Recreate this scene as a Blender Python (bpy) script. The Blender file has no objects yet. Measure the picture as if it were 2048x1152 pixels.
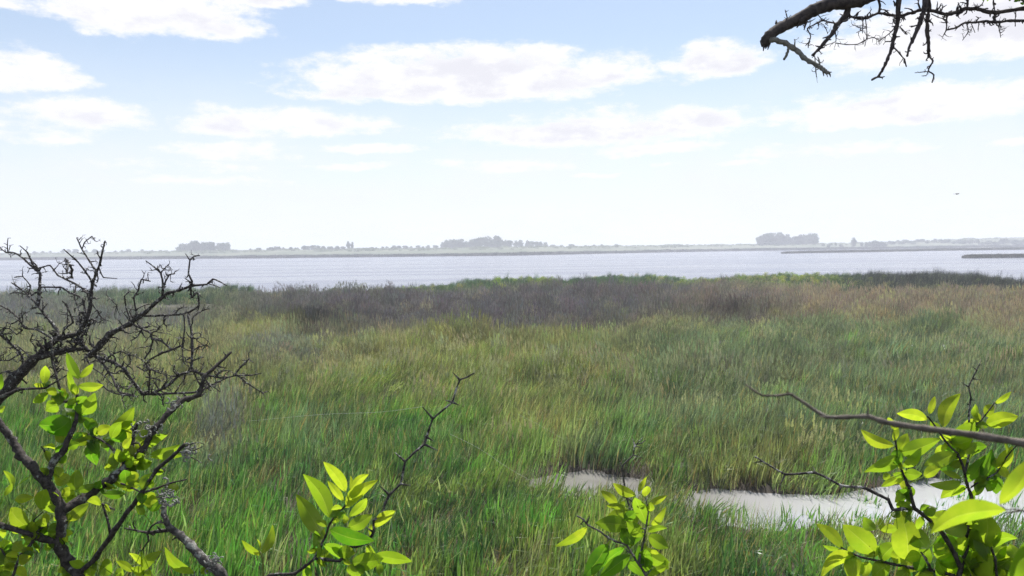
import bpy, math, random
import numpy as np
from mathutils import Vector, Matrix
rad = math.radians
scene = bpy.context.scene
col = scene.collection

# ------------------------------------------------------------------ camera
FOC = 1607.0                                   # focal length in photo pixels (2048 wide)
CAM = Vector((0, 0, 6.0))
PITCH = math.atan(80.5 / FOC); ROLL = rad(0.70)
f_ = Vector((0, math.cos(PITCH), -math.sin(PITCH)))
r0 = Vector((1, 0, 0)); u0 = r0.cross(f_)
R_ = r0 * math.cos(ROLL) - u0 * math.sin(ROLL)
U_ = u0 * math.cos(ROLL) + r0 * math.sin(ROLL)
cd = bpy.data.cameras.new('camera'); cam = bpy.data.objects.new('camera', cd); col.objects.link(cam)
cam.matrix_world = Matrix(((R_.x, U_.x, -f_.x, CAM.x), (R_.y, U_.y, -f_.y, CAM.y), (R_.z, U_.z, -f_.z, CAM.z), (0, 0, 0, 1)))
cd.sensor_width = 36; cd.lens = 36 * FOC / 2048
cd.clip_start = 0.02; cd.clip_end = 30000
cd.dof.use_dof = True; cd.dof.focus_distance = 1.9; cd.dof.aperture_fstop = 17.0
scene.camera = cam

# ------------------------------------------------------------------ light, sky, exposure
SUN_AZ, SUN_EL = rad(16), rad(60)              # azimuth from +Y towards +X
SKY_STRENGTH = 0.095
SUN_STRENGTH = 5.0
HAZE = 0.00075
EXPOSURE = 0.56
scene.view_settings.view_transform = 'Standard'; scene.view_settings.look = 'None'
scene.view_settings.gamma = 1; scene.view_settings.use_curve_mapping = False
scene.view_settings.exposure = EXPOSURE
sd = bpy.data.lights.new('sun', 'SUN'); sun = bpy.data.objects.new('sun', sd); col.objects.link(sun)
sd.energy = SUN_STRENGTH; sd.angle = rad(0.55); sd.color = (1, 0.965, 0.90)
sdir = Vector((math.sin(SUN_AZ) * math.cos(SUN_EL), math.cos(SUN_AZ) * math.cos(SUN_EL), math.sin(SUN_EL)))
sun.rotation_euler = sdir.to_track_quat('Z', 'Y').to_euler()
sun.location = sdir * 50

world = bpy.data.worlds.new('World'); scene.world = world; world.use_nodes = True
wt = world.node_tree; wt.nodes.clear()


class N:
    """small node helper: every method returns an output socket"""
    def __init__(s, t): s.t = t
    def new(s, k, **kw):
        n = s.t.nodes.new(k)
        for a, b in kw.items(): setattr(n, a, b)
        return n
    def put(s, sock, v):
        if isinstance(v, bpy.types.NodeSocket): s.t.links.new(v, sock)
        elif v is not None: sock.default_value = v
    def m(s, op, a, b=None, c=None, clamp=False):
        n = s.new('ShaderNodeMath', operation=op, use_clamp=clamp)
        s.put(n.inputs[0], a)
        if b is not None: s.put(n.inputs[1], b)
        if c is not None: s.put(n.inputs[2], c)
        return n.outputs[0]
    def smooth(s, v, a, b, c=0.0, d=1.0, kind='SMOOTHSTEP'):
        n = s.new('ShaderNodeMapRange', interpolation_type=kind)
        for i, x in enumerate((v, a, b, c, d)): s.put(n.inputs[i], x)
        return n.outputs[0]
    def mix(s, f, a, b, mode='MIX'):
        n = s.new('ShaderNodeMix', data_type='RGBA', blend_type=mode)
        s.put(n.inputs['Factor'], f)
        s.put(n.inputs[6], a); s.put(n.inputs[7], b)
        return n.outputs[2]
    def noise(s, vec, scale, detail=4, rough=0.55, dist=0.0):
        n = s.new('ShaderNodeTexNoise')
        s.put(n.inputs['Vector'], vec); n.inputs['Scale'].default_value = scale
        n.inputs['Detail'].default_value = detail; n.inputs['Roughness'].default_value = rough
        n.inputs['Distortion'].default_value = dist
        return n.outputs[0]
    def xyz(s, a, b, c):
        n = s.new('ShaderNodeCombineXYZ')
        for i, x in enumerate((a, b, c)): s.put(n.inputs[i], x)
        return n.outputs[0]


def rgb(*c): return (c[0], c[1], c[2], 1.0)


w = N(wt)
sky = w.new('ShaderNodeTexSky', sky_type='NISHITA')
sky.sun_disc = False; sky.sun_elevation = SUN_EL; sky.sun_rotation = SUN_AZ
sky.air_density = 1.0; sky.dust_density = 0.35; sky.ozone_density = 1.0; sky.altitude = 50
tc = w.new('ShaderNodeTexCoord')
sp = w.new('ShaderNodeSeparateXYZ'); wt.links.new(tc.outputs['Generated'], sp.inputs[0])
dx, dy, dz = sp.outputs
az = w.m('ARCTAN2', dx, dy)
el = w.m('ARCSINE', dz)
# warp
nv = w.xyz(az, w.m('MULTIPLY', el, 2.2), 3.7)
warp1 = w.noise(nv, 9, 5, 0.6); warp2 = w.noise(w.xyz(az, w.m('MULTIPLY', el, 2.2), 9.1), 11, 5, 0.6)
fine = w.noise(w.xyz(az, w.m('MULTIPLY', el, 3.0), 1.3), 16, 7, 0.62)
azw = w.m('ADD', az, w.m('MULTIPLY', w.m('SUBTRACT', warp1, 0.5), 0.07))
elw = w.m('ADD', el, w.m('MULTIPLY', w.m('SUBTRACT', warp2, 0.5), 0.022))


def direction(px, py):
    v = (f_ + R_ * ((px - 1024) / FOC) + U_ * ((576 - py) / FOC)).normalized()
    return math.atan2(v.x, v.y), math.asin(v.z)


# cumulus banks: centre, half width, height above and below the centre line, thickness
clouds = [(300, 30, 225, 100, 46, 1.0), (40, 158, 120, 58, 24, 1.0), (150, 232, 165, 38, 24, .75), (70, 262, 140, 30, 22, .5),
          (560, 250, 235, 42, 26, .9), (470, 300, 150, 22, 22, .7), (740, 299, 110, 14, 12, .75), (700, 332, 90, 9, 9, .6),
          (950, 160, 395, 78, 48, 1.15), (750, 186, 200, 34, 26, .9), (1195, 150, 85, 30, 24, .9),
          (1440, 128, 112, 54, 28, 1.1), (1190, 262, 345, 46, 34, 1.0), (1380, 240, 130, 34, 26, .9),
          (1830, 218, 350, 44, 32, 1.1), (1940, 75, 300, 60, 48, 1.3), (1760, 130, 90, 22, 20, .8), (2100, 10, 420, 60, 50, 1.0),
          (640, 132, 130, 14, 10, .35), (560, 2, 90, 18, 14, .7), (780, -4, 180, 16, 12, .7), (20, 4, 70, 14, 14, .6),
          (1300, 298, 180, 18, 16, .6), (1650, 300, 230, 16, 12, .45), (1000, 330, 160, 14, 14, .5), (300, 330, 220, 12, 14, .35),
          (1200, 352, 50, 6, 6, .5), (430, 362, 190, 10, 10, .3), (1500, 322, 60, 7, 6, .5), (2060, 285, 60, 8, 7, .6),
          (1330, 330, 50, 7, 6, .5)]
best = None
for (cx, cy, hw, hu, hd, k) in clouds:
    a0, e0 = direction(cx, cy)
    X = w.m('MULTIPLY', w.m('SUBTRACT', azw, a0), FOC / hw)
    E = w.m('SUBTRACT', elw, e0)
    Y = w.m('MAXIMUM', w.m('MULTIPLY', E, FOC / hu), w.m('MULTIPLY', E, -FOC / hd))
    d2 = w.m('ADD', w.m('MULTIPLY', X, X), w.m('MULTIPLY', Y, Y))
    v = w.m('MULTIPLY', w.m('SUBTRACT', 1.0, d2), k)
    best = v if best is None else w.m('MAXIMUM', best, v)
# generic broken cloud over the rest of the dome
pl = w.xyz(w.m('DIVIDE', dx, w.m('ADD', w.m('ABSOLUTE', dz), 0.12)), w.m('DIVIDE', dy, w.m('ADD', w.m('ABSOLUTE', dz), 0.12)), 0.4)
gen = w.smooth(w.noise(pl, 1.1, 6, 0.6), 0.50, 0.70, -0.5, 0.9)
out_ = w.m('MAXIMUM', w.smooth(w.m('ABSOLUTE', az), rad(36), rad(46)), w.smooth(el, rad(22), rad(28)))
gen = w.m('ADD', gen, w.m('MULTIPLY', w.m('SUBTRACT', out_, 1.0), 3.0))
best = w.m('MAXIMUM', w.m('MAXIMUM', best, -1.0), gen)
fine2 = w.noise(w.xyz(az, w.m('MULTIPLY', el, 2.0), 8.3), 42, 5, 0.65)
rag = w.m('ADD', w.m('MULTIPLY', w.m('SUBTRACT', fine, 0.5), 2.0), w.m('MULTIPLY', w.m('SUBTRACT', fine2, 0.5), 1.1))
dens = w.m('ADD', best, rag)
cover = w.smooth(dens, 0.0, 0.72)
# faint streaks of thin cloud low down
streak = w.smooth(w.noise(w.xyz(az, w.m('MULTIPLY', el, 9.0), 5.5), 7, 5, 0.6), 0.44, 0.72, 0.0, 0.55)
streak = w.m('MULTIPLY', streak, w.smooth(el, rad(13), rad(6)))
shade = w.m('MULTIPLY', w.smooth(w.m('ADD', best, w.m('MULTIPLY', rag, 0.5)), 0.45, 1.0), w.smooth(warp2, 0.44, 0.58, 0.1, 1.0))
CL = 1.04 / (SKY_STRENGTH * 2 ** EXPOSURE)
cloud_col = w.mix(shade, rgb(CL, CL * 1.0, CL * 1.03), rgb(CL * .84, CL * .84, CL * .91))
veil = w.m('ADD', 0.26, w.m('MULTIPLY', w.smooth(el, rad(15), rad(3)), w.smooth(warp1, .2, .8, .45, .75)))
veiled = w.mix(w.m('MAXIMUM', veil, streak), sky.outputs[0], rgb(CL * .90, CL * .93, CL * 1.0))
c1 = w.mix(cover, veiled, cloud_col)
bg = w.new('ShaderNodeBackground'); wt.links.new(c1, bg.inputs[0]); bg.inputs[1].default_value = SKY_STRENGTH
wo = w.new('ShaderNodeOutputWorld'); wt.links.new(bg.outputs[0], wo.inputs[0])
world.cycles.sampling_method = 'MANUAL'; world.cycles.sample_map_resolution = 1024

cy_ = scene.cycles
cy_.use_denoising = True; cy_.denoiser = 'OPENIMAGEDENOISE'; cy_.denoising_input_passes = 'RGB_ALBEDO_NORMAL'; cy_.denoising_prefilter = 'NONE'
cy_.max_bounces = 6; cy_.diffuse_bounces = 3; cy_.glossy_bounces = 3; cy_.transmission_bounces = 4
cy_.volume_bounces = 1; cy_.transparent_max_bounces = 6; cy_.caustics_reflective = False; cy_.caustics_refractive = False
cy_.use_adaptive_sampling = True; cy_.adaptive_threshold = 0.006
cy_.use_light_tree = False

# ------------------------------------------------------------------ helpers
rng = np.random.default_rng(7)
rnd = random.Random(11)


def P(px, py, d):
    """point of the place seen at a photo pixel, d metres ahead"""
    return CAM + (f_ + R_ * ((px - 1024) / FOC) + U_ * ((576 - py) / FOC)) * d


def Gp(px, py, z=0.0):
    v = f_ + R_ * ((px - 1024) / FOC) + U_ * ((576 - py) / FOC)
    t = (z - CAM.z) / v.z
    return (CAM.x + v.x * t, CAM.y + v.y * t)


def proj(x, y, z):
    """photo pixel of world points (numpy)"""
    X = x - CAM.x; Y = y - CAM.y; Z = z - CAM.z
    dd = X * f_.x + Y * f_.y + Z * f_.z
    return 1024 + FOC * (X * R_.x + Y * R_.y + Z * R_.z) / dd, 576 - FOC * (X * U_.x + Y * U_.y + Z * U_.z) / dd


def hor(px): return 495.5 - (px - 1024) * math.tan(ROLL)


def vnoise(x, y, s, seed=0):
    """smooth value noise 0..1"""
    g = np.random.default_rng(1000 + seed).random((256, 256))
    X = np.asarray(x) / s + 1000.5; Y = np.asarray(y) / s + 1000.5
    i = np.floor(X).astype(int); j = np.floor(Y).astype(int)
    fx = X - i; fy = Y - j; fx = fx * fx * (3 - 2 * fx); fy = fy * fy * (3 - 2 * fy)
    a = g[i % 256, j % 256]; b = g[(i + 1) % 256, j % 256]; c = g[i % 256, (j + 1) % 256]; d = g[(i + 1) % 256, (j + 1) % 256]
    return (a * (1 - fx) + b * fx) * (1 - fy) + (c * (1 - fx) + d * fx) * fy


def fbm(x, y, s, seed=0):
    return 0.5 * vnoise(x, y, s, seed) + 0.3 * vnoise(x, y, s / 2.1, seed + 1) + 0.2 * vnoise(x, y, s / 4.3, seed + 2)


def ss(a, b, x):
    t = np.clip((x - a) / (b - a), 0, 1); return t * t * (3 - 2 * t)


class MB:
    def __init__(s): s.v = []; s.f = []; s.a = []
    def quadgrid(s, rows, closed=False, val=0.5):
        n0 = len(s.v); nr = len(rows); nc = len(rows[0])
        for r in rows: s.v.extend(tuple(p) for p in r); s.a.extend([val] * nc)
        for i in range(nr - 1):
            for j in range(nc if closed else nc - 1):
                k = (j + 1) % nc
                s.f.append((n0 + i * nc + j, n0 + i * nc + k, n0 + (i + 1) * nc + k, n0 + (i + 1) * nc + j))
    def mesh(s, name, attr=None, smooth=True, mats=()):
        me = bpy.data.meshes.new(name); me.from_pydata(s.v, [], s.f)
        if attr:
            at = me.attributes.new(attr, 'FLOAT', 'POINT'); at.data.foreach_set('value', np.array(s.a, dtype=np.float32))
        if smooth: me.polygons.foreach_set('use_smooth', np.ones(len(s.f), dtype=bool))
        for m in mats: me.materials.append(m)
        me.update(); return me


def link(name, me, parent=None, **props):
    o = bpy.data.objects.new(name, me); col.objects.link(o)
    if parent is not None: o.parent = parent
    for k, v in props.items(): o[k] = v
    return o


def empty(name, loc, label, category, group=None):
    o = bpy.data.objects.new(name, None); o.location = loc; o.empty_display_size = 0.2; col.objects.link(o)
    o['label'] = label; o['category'] = category
    if group: o['group'] = group
    return o


def adopt(child, root):
    """child meshes are written in world space: keep them there under a moved root"""
    child.parent = root
    child.matrix_parent_inverse = Matrix.Translation(root.location).inverted()


# ------------------------------------------------------------------ materials
def mat(name):
    m = bpy.data.materials.new(name); m.use_nodes = True
    t = m.node_tree; t.nodes.clear(); return m, N(t)


def finish(n, shader, disp=None):
    o = n.new('ShaderNodeOutputMaterial'); n.t.links.new(shader, o.inputs[0])


def attr(n, name, typ='GEOMETRY', out='Fac'):
    a = n.new('ShaderNodeAttribute', attribute_name=name, attribute_type=typ); return a.outputs[out]


def blade_material(name, tint=(1, 1, 1), transl=0.45, rough=0.45, spec=0.35, straw=0.12, pale=0.03):
    m, n = mat(name)
    base = attr(n, 'col', 'INSTANCER', 'Color'); bv = attr(n, 'bv')
    f = n.smooth(bv, 0, 1, 0.40, 1.6, 'LINEAR')
    c = n.mix(1.0, base, n.xyz(n.m('MULTIPLY', f, tint[0]), n.m('MULTIPLY', f, tint[1]), n.m('MULTIPLY', f, tint[2])), 'MULTIPLY')
    c = n.mix(n.m('MULTIPLY', n.m('GREATER_THAN', bv, 1 - pale), 0.5), c, rgb(0.42, 0.45, 0.34))  # palest blades paint sun glints into the grass colour
    dead = n.m('LESS_THAN', bv, straw)
    c = n.mix(dead, c, rgb(0.26, 0.21, 0.11))
    p = n.new('ShaderNodeBsdfPrincipled'); n.put(p.inputs['Base Color'], c)
    p.inputs['Roughness'].default_value = rough; p.inputs['Specular IOR Level'].default_value = spec
    tr = n.new('ShaderNodeBsdfTranslucent'); n.put(tr.inputs[0], n.mix(1.0, c, rgb(1.5, 1.5, 0.75), 'MULTIPLY'))
    mx = n.new('ShaderNodeMixShader'); mx.inputs[0].default_value = transl
    n.t.links.new(p.outputs[0], mx.inputs[1]); n.t.links.new(tr.outputs[0], mx.inputs[2])
    finish(n, mx.outputs[0]); return m


M_blade = blade_material('fresh_blade', transl=0.42, rough=0.38, spec=0.5, straw=0.05, pale=.05)
M_sedge = blade_material('sedge_blade', transl=0.45, straw=0.08, pale=.07)
M_dry = blade_material('dry_stem', transl=0.3, rough=0.8, spec=0.1, straw=0.0, pale=0.0)
M_weed = blade_material('weed_leaf', transl=0.35, straw=0.0, pale=0.0)
M_fartree = None


def simple_veg(name, c0, c1, scale, transl=0.25):
    m, n = mat(name)
    tcn = n.new('ShaderNodeTexCoord')
    f = n.noise(tcn.outputs['Object'], scale, 3)
    c = n.mix(n.smooth(f, 0.35, 0.65), rgb(*c0), rgb(*c1))
    oi = n.new('ShaderNodeObjectInfo')
    hs = n.new('ShaderNodeHueSaturation'); n.put(hs.inputs['Color'], c)
    n.put(hs.inputs['Value'], n.smooth(oi.outputs['Random'], 0, 1, 0.8, 1.25, 'LINEAR'))
    d = n.new('ShaderNodeBsdfDiffuse'); n.put(d.inputs[0], hs.outputs[0])
    tr = n.new('ShaderNodeBsdfTranslucent'); n.put(tr.inputs[0], hs.outputs[0])
    mx = n.new('ShaderNodeMixShader'); mx.inputs[0].default_value = transl
    n.t.links.new(d.outputs[0], mx.inputs[1]); n.t.links.new(tr.outputs[0], mx.inputs[2])
    finish(n, mx.outputs[0]); return m


M_crown = simple_veg('tree_foliage', (0.035, 0.055, 0.03), (0.07, 0.095, 0.045), 0.35)


def bark(name, c0, c1, lichen, amount=0.6, scale=60, rough=0.85):
    m, n = mat(name)
    g = n.new('ShaderNodeNewGeometry')
    a = n.noise(g.outputs['Position'], scale, 5, 0.65); b = n.noise(g.outputs['Position'], scale * 0.35, 4, 0.7)
    c = n.mix(n.smooth(a, 0.35, 0.65), rgb(*c0), rgb(*c1))
    c = n.mix(n.smooth(b, amount, amount + 0.08), c, rgb(*lichen))
    p = n.new('ShaderNodeBsdfPrincipled'); n.put(p.inputs['Base Color'], c)
    p.inputs['Roughness'].default_value = rough; p.inputs['Specular IOR Level'].default_value = 0.3
    bm = n.new('ShaderNodeBump'); bm.inputs['Strength'].default_value = 0.8; bm.inputs['Distance'].default_value = 0.004
    n.put(bm.inputs['Height'], a); n.t.links.new(bm.outputs[0], p.inputs['Normal'])
    finish(n, p.outputs[0]); return m


M_bark = bark('dark_bark', (0.022, 0.018, 0.016), (0.075, 0.064, 0.056), (0.24, 0.25, 0.22), 0.57, 160)
M_bark_grey = bark('weathered_bark', (0.04, 0.035, 0.033), (0.13, 0.12, 0.11), (0.28, 0.28, 0.25), 0.56, 120)
M_nearbark = bark('smooth_twig_bark', (0.09, 0.075, 0.06), (0.17, 0.145, 0.12), (0.26, 0.24, 0.21), 0.62, 120)
M_twig = bark('twig_bark', (0.018, 0.015, 0.014), (0.10, 0.09, 0.085), (0.36, 0.35, 0.33), 0.55, 200)  # pale patches also paint sunlit edges into the twig colour
M_bark_limb = bark('limb_bark', (0.035, 0.028, 0.028), (0.085, 0.068, 0.062), (0.16, 0.15, 0.14), 0.66, 45)
M_deadwood = bark('bare_deadwood', (0.13, 0.125, 0.105), (0.24, 0.23, 0.20), (0.07, 0.065, 0.06), 0.62, 50)
M_lichen = bark('lichen_crust', (0.16, 0.16, 0.14), (0.34, 0.34, 0.31), (0.06, 0.055, 0.05), 0.60, 300)
M_greentwig = bark('green_twig', (0.14, 0.17, 0.04), (0.24, 0.27, 0.07), (0.08, 0.07, 0.04), 0.66, 140, 0.6)


def leaf_material():
    m, n = mat('shrub_leaf')
    lv = attr(n, 'lv'); vein = attr(n, 'vein')
    g = n.new('ShaderNodeNewGeometry')
    nz = n.noise(g.outputs['Position'], 130, 3)
    c = n.mix(lv, rgb(0.05, 0.11, 0.012), rgb(0.15, 0.19, 0.018))
    c = n.mix(n.smooth(nz, 0.3, 0.7, 0, 0.35), c, rgb(0.07, 0.13, 0.01))
    c = n.mix(n.smooth(vein, 0.86, 1.0, 0, 0.5), c, rgb(0.24, 0.30, 0.06))
    t = n.mix(lv, rgb(0.10, 0.29, 0.012), rgb(0.52, 0.62, 0.03))
    t = n.mix(n.smooth(nz, 0.3, 0.7, 0, 0.35), t, rgb(0.22, 0.38, 0.01))
    t = n.mix(n.smooth(vein, 0.86, 1.0, 0, 0.35), t, rgb(0.75, 0.8, 0.15))
    spot = n.m('MULTIPLY', n.smooth(n.noise(g.outputs['Position'], 330, 2, .5), .70, .74), n.smooth(n.noise(g.outputs['Position'], 40, 2, .5), .5, .58))
    c = n.mix(spot, c, rgb(0.07, 0.045, 0.015)); t = n.mix(spot, t, rgb(0.10, 0.05, 0.01))
    blotch = n.noise(g.outputs['Position'], 22, 3, .6); t = n.mix(n.smooth(blotch, .45, .65, 0, .5), t, rgb(0.24, 0.42, 0.02))
    p = n.new('ShaderNodeBsdfPrincipled'); n.put(p.inputs['Base Color'], c)
    p.inputs['Roughness'].default_value = 0.42; p.inputs['Specular IOR Level'].default_value = 0.4
    bm = n.new('ShaderNodeBump'); bm.inputs['Strength'].default_value = 0.35; bm.inputs['Distance'].default_value = 0.001
    n.put(bm.inputs['Height'], n.m('ADD', nz, vein)); n.t.links.new(bm.outputs[0], p.inputs['Normal'])
    tr = n.new('ShaderNodeBsdfTranslucent'); n.put(tr.inputs[0], t)
    mx = n.new('ShaderNodeMixShader'); mx.inputs[0].default_value = 0.70
    n.t.links.new(p.outputs[0], mx.inputs[1]); n.t.links.new(tr.outputs[0], mx.inputs[2])
    finish(n, mx.outputs[0]); return m


M_leaf = leaf_material()

# ground
mg, n = mat('ground_soil_and_grass')
g = n.new('ShaderNodeNewGeometry'); s_ = n.new('ShaderNodeSeparateXYZ'); n.t.links.new(g.outputs['Position'], s_.inputs[0])
nf = n.noise(g.outputs['Position'], 2.5, 5, 0.65); nl = n.noise(g.outputs['Position'], 0.02, 4, 0.6); nm = n.noise(g.outputs['Position'], 0.25, 4, 0.6)
mud = n.mix(n.smooth(nf, 0.35, 0.7), rgb(0.028, 0.022, 0.016), rgb(0.07, 0.055, 0.04))
marsh = n.mix(n.smooth(nm, 0.4, 0.65), rgb(0.03, 0.032, 0.018), rgb(0.06, 0.055, 0.035))
field = n.mix(n.smooth(nl, 0.42, 0.6), rgb(0.07, 0.09, 0.045), rgb(0.12, 0.13, 0.075))
near = n.mix(n.smooth(s_.outputs[1], 26, 34), mud, marsh)
n.put(n.new('ShaderNodeValue').outputs[0], 0.0) if False else None
full = n.mix(n.smooth(s_.outputs[1], 300, 420), near, field)
p = n.new('ShaderNodeBsdfPrincipled'); n.put(p.inputs['Base Color'], full); p.inputs['Roughness'].default_value = 0.95
bm = n.new('ShaderNodeBump'); bm.inputs['Strength'].default_value = 0.7; bm.inputs['Distance'].default_value = 0.05
n.put(bm.inputs['Height'], nf); n.t.links.new(bm.outputs[0], p.inputs['Normal'])
finish(n, p.outputs[0])

# lake water
ml, n = mat('lake_water')
g = n.new('ShaderNodeNewGeometry'); mp = n.new('ShaderNodeMapping'); n.t.links.new(g.outputs['Position'], mp.inputs[0])
mp.inputs['Scale'].default_value = (1.0, 0.35, 1.0)
h = n.m('ADD', n.noise(mp.outputs[0], 1.2, 4, 0.6), n.m('MULTIPLY', n.noise(mp.outputs[0], 0.12, 3, 0.6), 2.0))
mp2 = n.new('ShaderNodeMapping'); n.t.links.new(g.outputs['Position'], mp2.inputs[0]); mp2.inputs['Scale'].default_value = (.006, .05, 1)
lane = n.smooth(n.noise(mp2.outputs[0], 1.0, 4, 0.6), 0.42, 0.60)
p = n.new('ShaderNodeBsdfPrincipled'); n.put(p.inputs['Base Color'], n.mix(lane, rgb(0.10, 0.105, 0.15), rgb(0.14, 0.145, 0.19)))
n.put(p.inputs['Roughness'], n.smooth(lane, 0, 1, 0.16, 0.27)); p.inputs['IOR'].default_value = 1.33
bm = n.new('ShaderNodeBump'); bm.inputs['Strength'].default_value = 0.5; bm.inputs['Distance'].default_value = 0.15
n.put(bm.inputs['Height'], n.m('MULTIPLY', h, n.m('ADD', lane, .35))); n.t.links.new(bm.outputs[0], p.inputs['Normal'])
finish(n, p.outputs[0])

# silty puddle water with sun glare painted in
mp_, n = mat('silty_glare_water')
g = n.new('ShaderNodeNewGeometry')
nz = n.noise(g.outputs['Position'], 0.5, 4, 0.6)
s_ = n.new('ShaderNodeSeparateXYZ'); n.t.links.new(g.outputs['Position'], s_.inputs[0])
silt_glare = n.mix(n.smooth(nz, 0.3, 0.7), rgb(0.18, 0.17, 0.155), rgb(0.25, 0.24, 0.225))
silt_glare = n.mix(n.smooth(s_.outputs[0], 3.0, 8.5, 0, .9), silt_glare, rgb(0.42, 0.42, 0.43))  # paler to the right: sun glare painted into the water colour
p = n.new('ShaderNodeBsdfPrincipled'); n.put(p.inputs['Base Color'], silt_glare)
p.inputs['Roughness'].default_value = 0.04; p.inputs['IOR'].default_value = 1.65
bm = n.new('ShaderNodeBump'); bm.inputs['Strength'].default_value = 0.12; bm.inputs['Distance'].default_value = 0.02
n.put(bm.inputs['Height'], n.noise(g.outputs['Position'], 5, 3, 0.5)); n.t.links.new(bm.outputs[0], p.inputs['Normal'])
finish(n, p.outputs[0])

# ------------------------------------------------------------------ terrain
US = np.array([-2.0, -.9, -.64, -.5, -.37, -.24, -.17, 0, .15, .3, .5, .6, .64, .8, 2.0])
YS = np.array([96, 96, 100, 104, 108, 96, 106, 127, 126, 122, 121, 114, 98, 84, 80.])
UF = np.array([-2.0, -.7, -.32, 0, .25, .64, .9, 2.0])
YF = np.array([830, 800, 655, 625, 800, 880, 900, 900.])
pud_far = [(1000, 958), (1065, 962), (1130, 950), (1180, 938), (1230, 950), (1300, 962), (1350, 982), (1450, 982), (1550, 990), (1650, 985), (1750, 975), (1850, 955), (1950, 955), (2048, 968), (2250, 985)]
pud_near = [(1000, 962), (1065, 1005), (1150, 1012), (1230, 1020), (1330, 1042), (1450, 1060), (1560, 1075), (1640, 1072), (1750, 1075), (1880, 1080), (2048, 1085), (2250, 1040)]
PF = np.array([Gp(*q) for q in pud_far]); PN = np.array([Gp(*q) for q in pud_near])


def puddle_depth(x, y):
    """>0 inside the puddle"""
    yf = np.interp(x, PF[:, 0], PF[:, 1], left=-99, right=-99); yn = np.interp(x, PN[:, 0], PN[:, 1], left=99, right=99)
    wob = (fbm(x, y, 1.2, 31) - 0.5) * 0.9
    return np.minimum(yf - y, y - yn) + wob


def spit(x, y, u, pts, half):
    """low reed spits in the lake given as a line of (u, distance)"""
    U = np.array([q[0] for q in pts]); Y = np.array([q[1] for q in pts]); H = np.array([q[2] for q in pts])
    yc = np.interp(u, U, Y); hh = np.interp(u, U, H, left=0, right=H[-1])
    return hh - np.abs(y - yc)


SPIT1 = [(.34, 530, 0), (.36, 545, 2.), (.44, 560, 6), (.52, 600, 14), (.64, 620, 28), (.9, 640, 30)]
SPIT2 = [(.565, 305, 0), (.575, 310, 8), (.64, 312, 11), (.9, 315, 12)]


def height(x, y):
    x = np.asarray(x, float); y = np.asarray(y, float)
    yy = np.maximum(y, 1.0); u = np.clip(x / yy, -2, 2)
    ys = np.interp(u, US, YS) + (fbm(x, y, 9, 3) - .5) * 5
    yf = np.interp(u, UF, YF) + (fbm(x, y, 60, 5) - .5) * 30
    marsh = 0.08 + 0.14 * fbm(x, y, 3.0, 8) + 0.75 * ss(.45, .75, fbm(x, y, 9.0, 61)) * ss(26, 34, y)
    lake = ss(0, 3, y - ys)
    h = marsh * (1 - lake) - 1.0 * lake
    far = ss(-2, 4, y - yf)
    fh = 0.6 + 4.6 * ss(0, 200, y - yf) + 5.5 * ss(.40, .66, u) * ss(60, 220, y - yf) + 1.6 * fbm(x, y, 90, 12) * ss(40, 160, y - yf)
    h = h * (1 - far) + fh * far
    for pts in (SPIT1, SPIT2):
        s = ss(-0.5, 1.5, spit(x, y, u, pts, 0)) * lake * (1 - far)
        h = h * (1 - s) + 0.25 * s
    pd = puddle_depth(x, y)
    k = ss(-0.15, 0.25, pd)
    h = h * (1 - k) - 0.18 * k
    # the bank the photographer stands on
    d = y + 0.10 * np.abs(x) * 0
    bank = 4.4 * (1 - ss(2.0, 11.5, d)) + (fbm(x, y, 1.5, 20) - .5) * .1 * (1 - ss(3, 12, d))
    return np.where(d < 11.5, np.maximum(h, 0) * ss(9, 11.5, d) + bank, h)


def spaced(lim0, step, lim1, grow):
    a = [0.0]
    while a[-1] < lim1:
        a.append(a[-1] + step)
        if a[-1] > lim0: step *= grow
    return a


ax = spaced(16, .28, 9000, 1.03); xs = np.array([-v for v in ax[:0:-1]] + ax)
ay = spaced(26, .25, 12000, 1.012); ys_ = np.array([-60., -30, -15, -8, -4, -2, -1] + ay)
XX, YY = np.meshgrid(xs, ys_)
ZZ = height(XX, YY)
vv = np.stack([XX, YY, ZZ], -1).reshape(-1, 3)
ny, nx = XX.shape
idx = np.arange(nx * ny).reshape(ny, nx)
ff = np.stack([idx[:-1, :-1], idx[:-1, 1:], idx[1:, 1:], idx[1:, :-1]], -1).reshape(-1, 4)
me = bpy.data.meshes.new('ground')
me.vertices.add(len(vv)); me.vertices.foreach_set('co', vv.ravel().astype(np.float32))
me.loops.add(ff.size); me.loops.foreach_set('vertex_index', ff.ravel().astype(np.int32))
me.polygons.add(len(ff)); me.polygons.foreach_set('loop_start', (np.arange(len(ff)) * 4).astype(np.int32))
me.polygons.foreach_set('use_smooth', np.ones(len(ff), dtype=bool))
me.update(); me.validate(); me.materials.append(mg)
link('ground', me, kind='structure')


def sheet(name, x0, x1, y0, y1, z, m):
    b = MB(); b.quadgrid([[(x0, y0, z), (x1, y0, z)], [(x0, y1, z), (x1, y1, z)]])
    return link(name, b.mesh(name, smooth=False, mats=[m]), kind='structure')


sheet('lake', -2500, 2500, 60, 1600, 0.0, ml)
sheet('puddle', -3, 20, 12.5, 25, 0.0, mp_)

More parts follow.
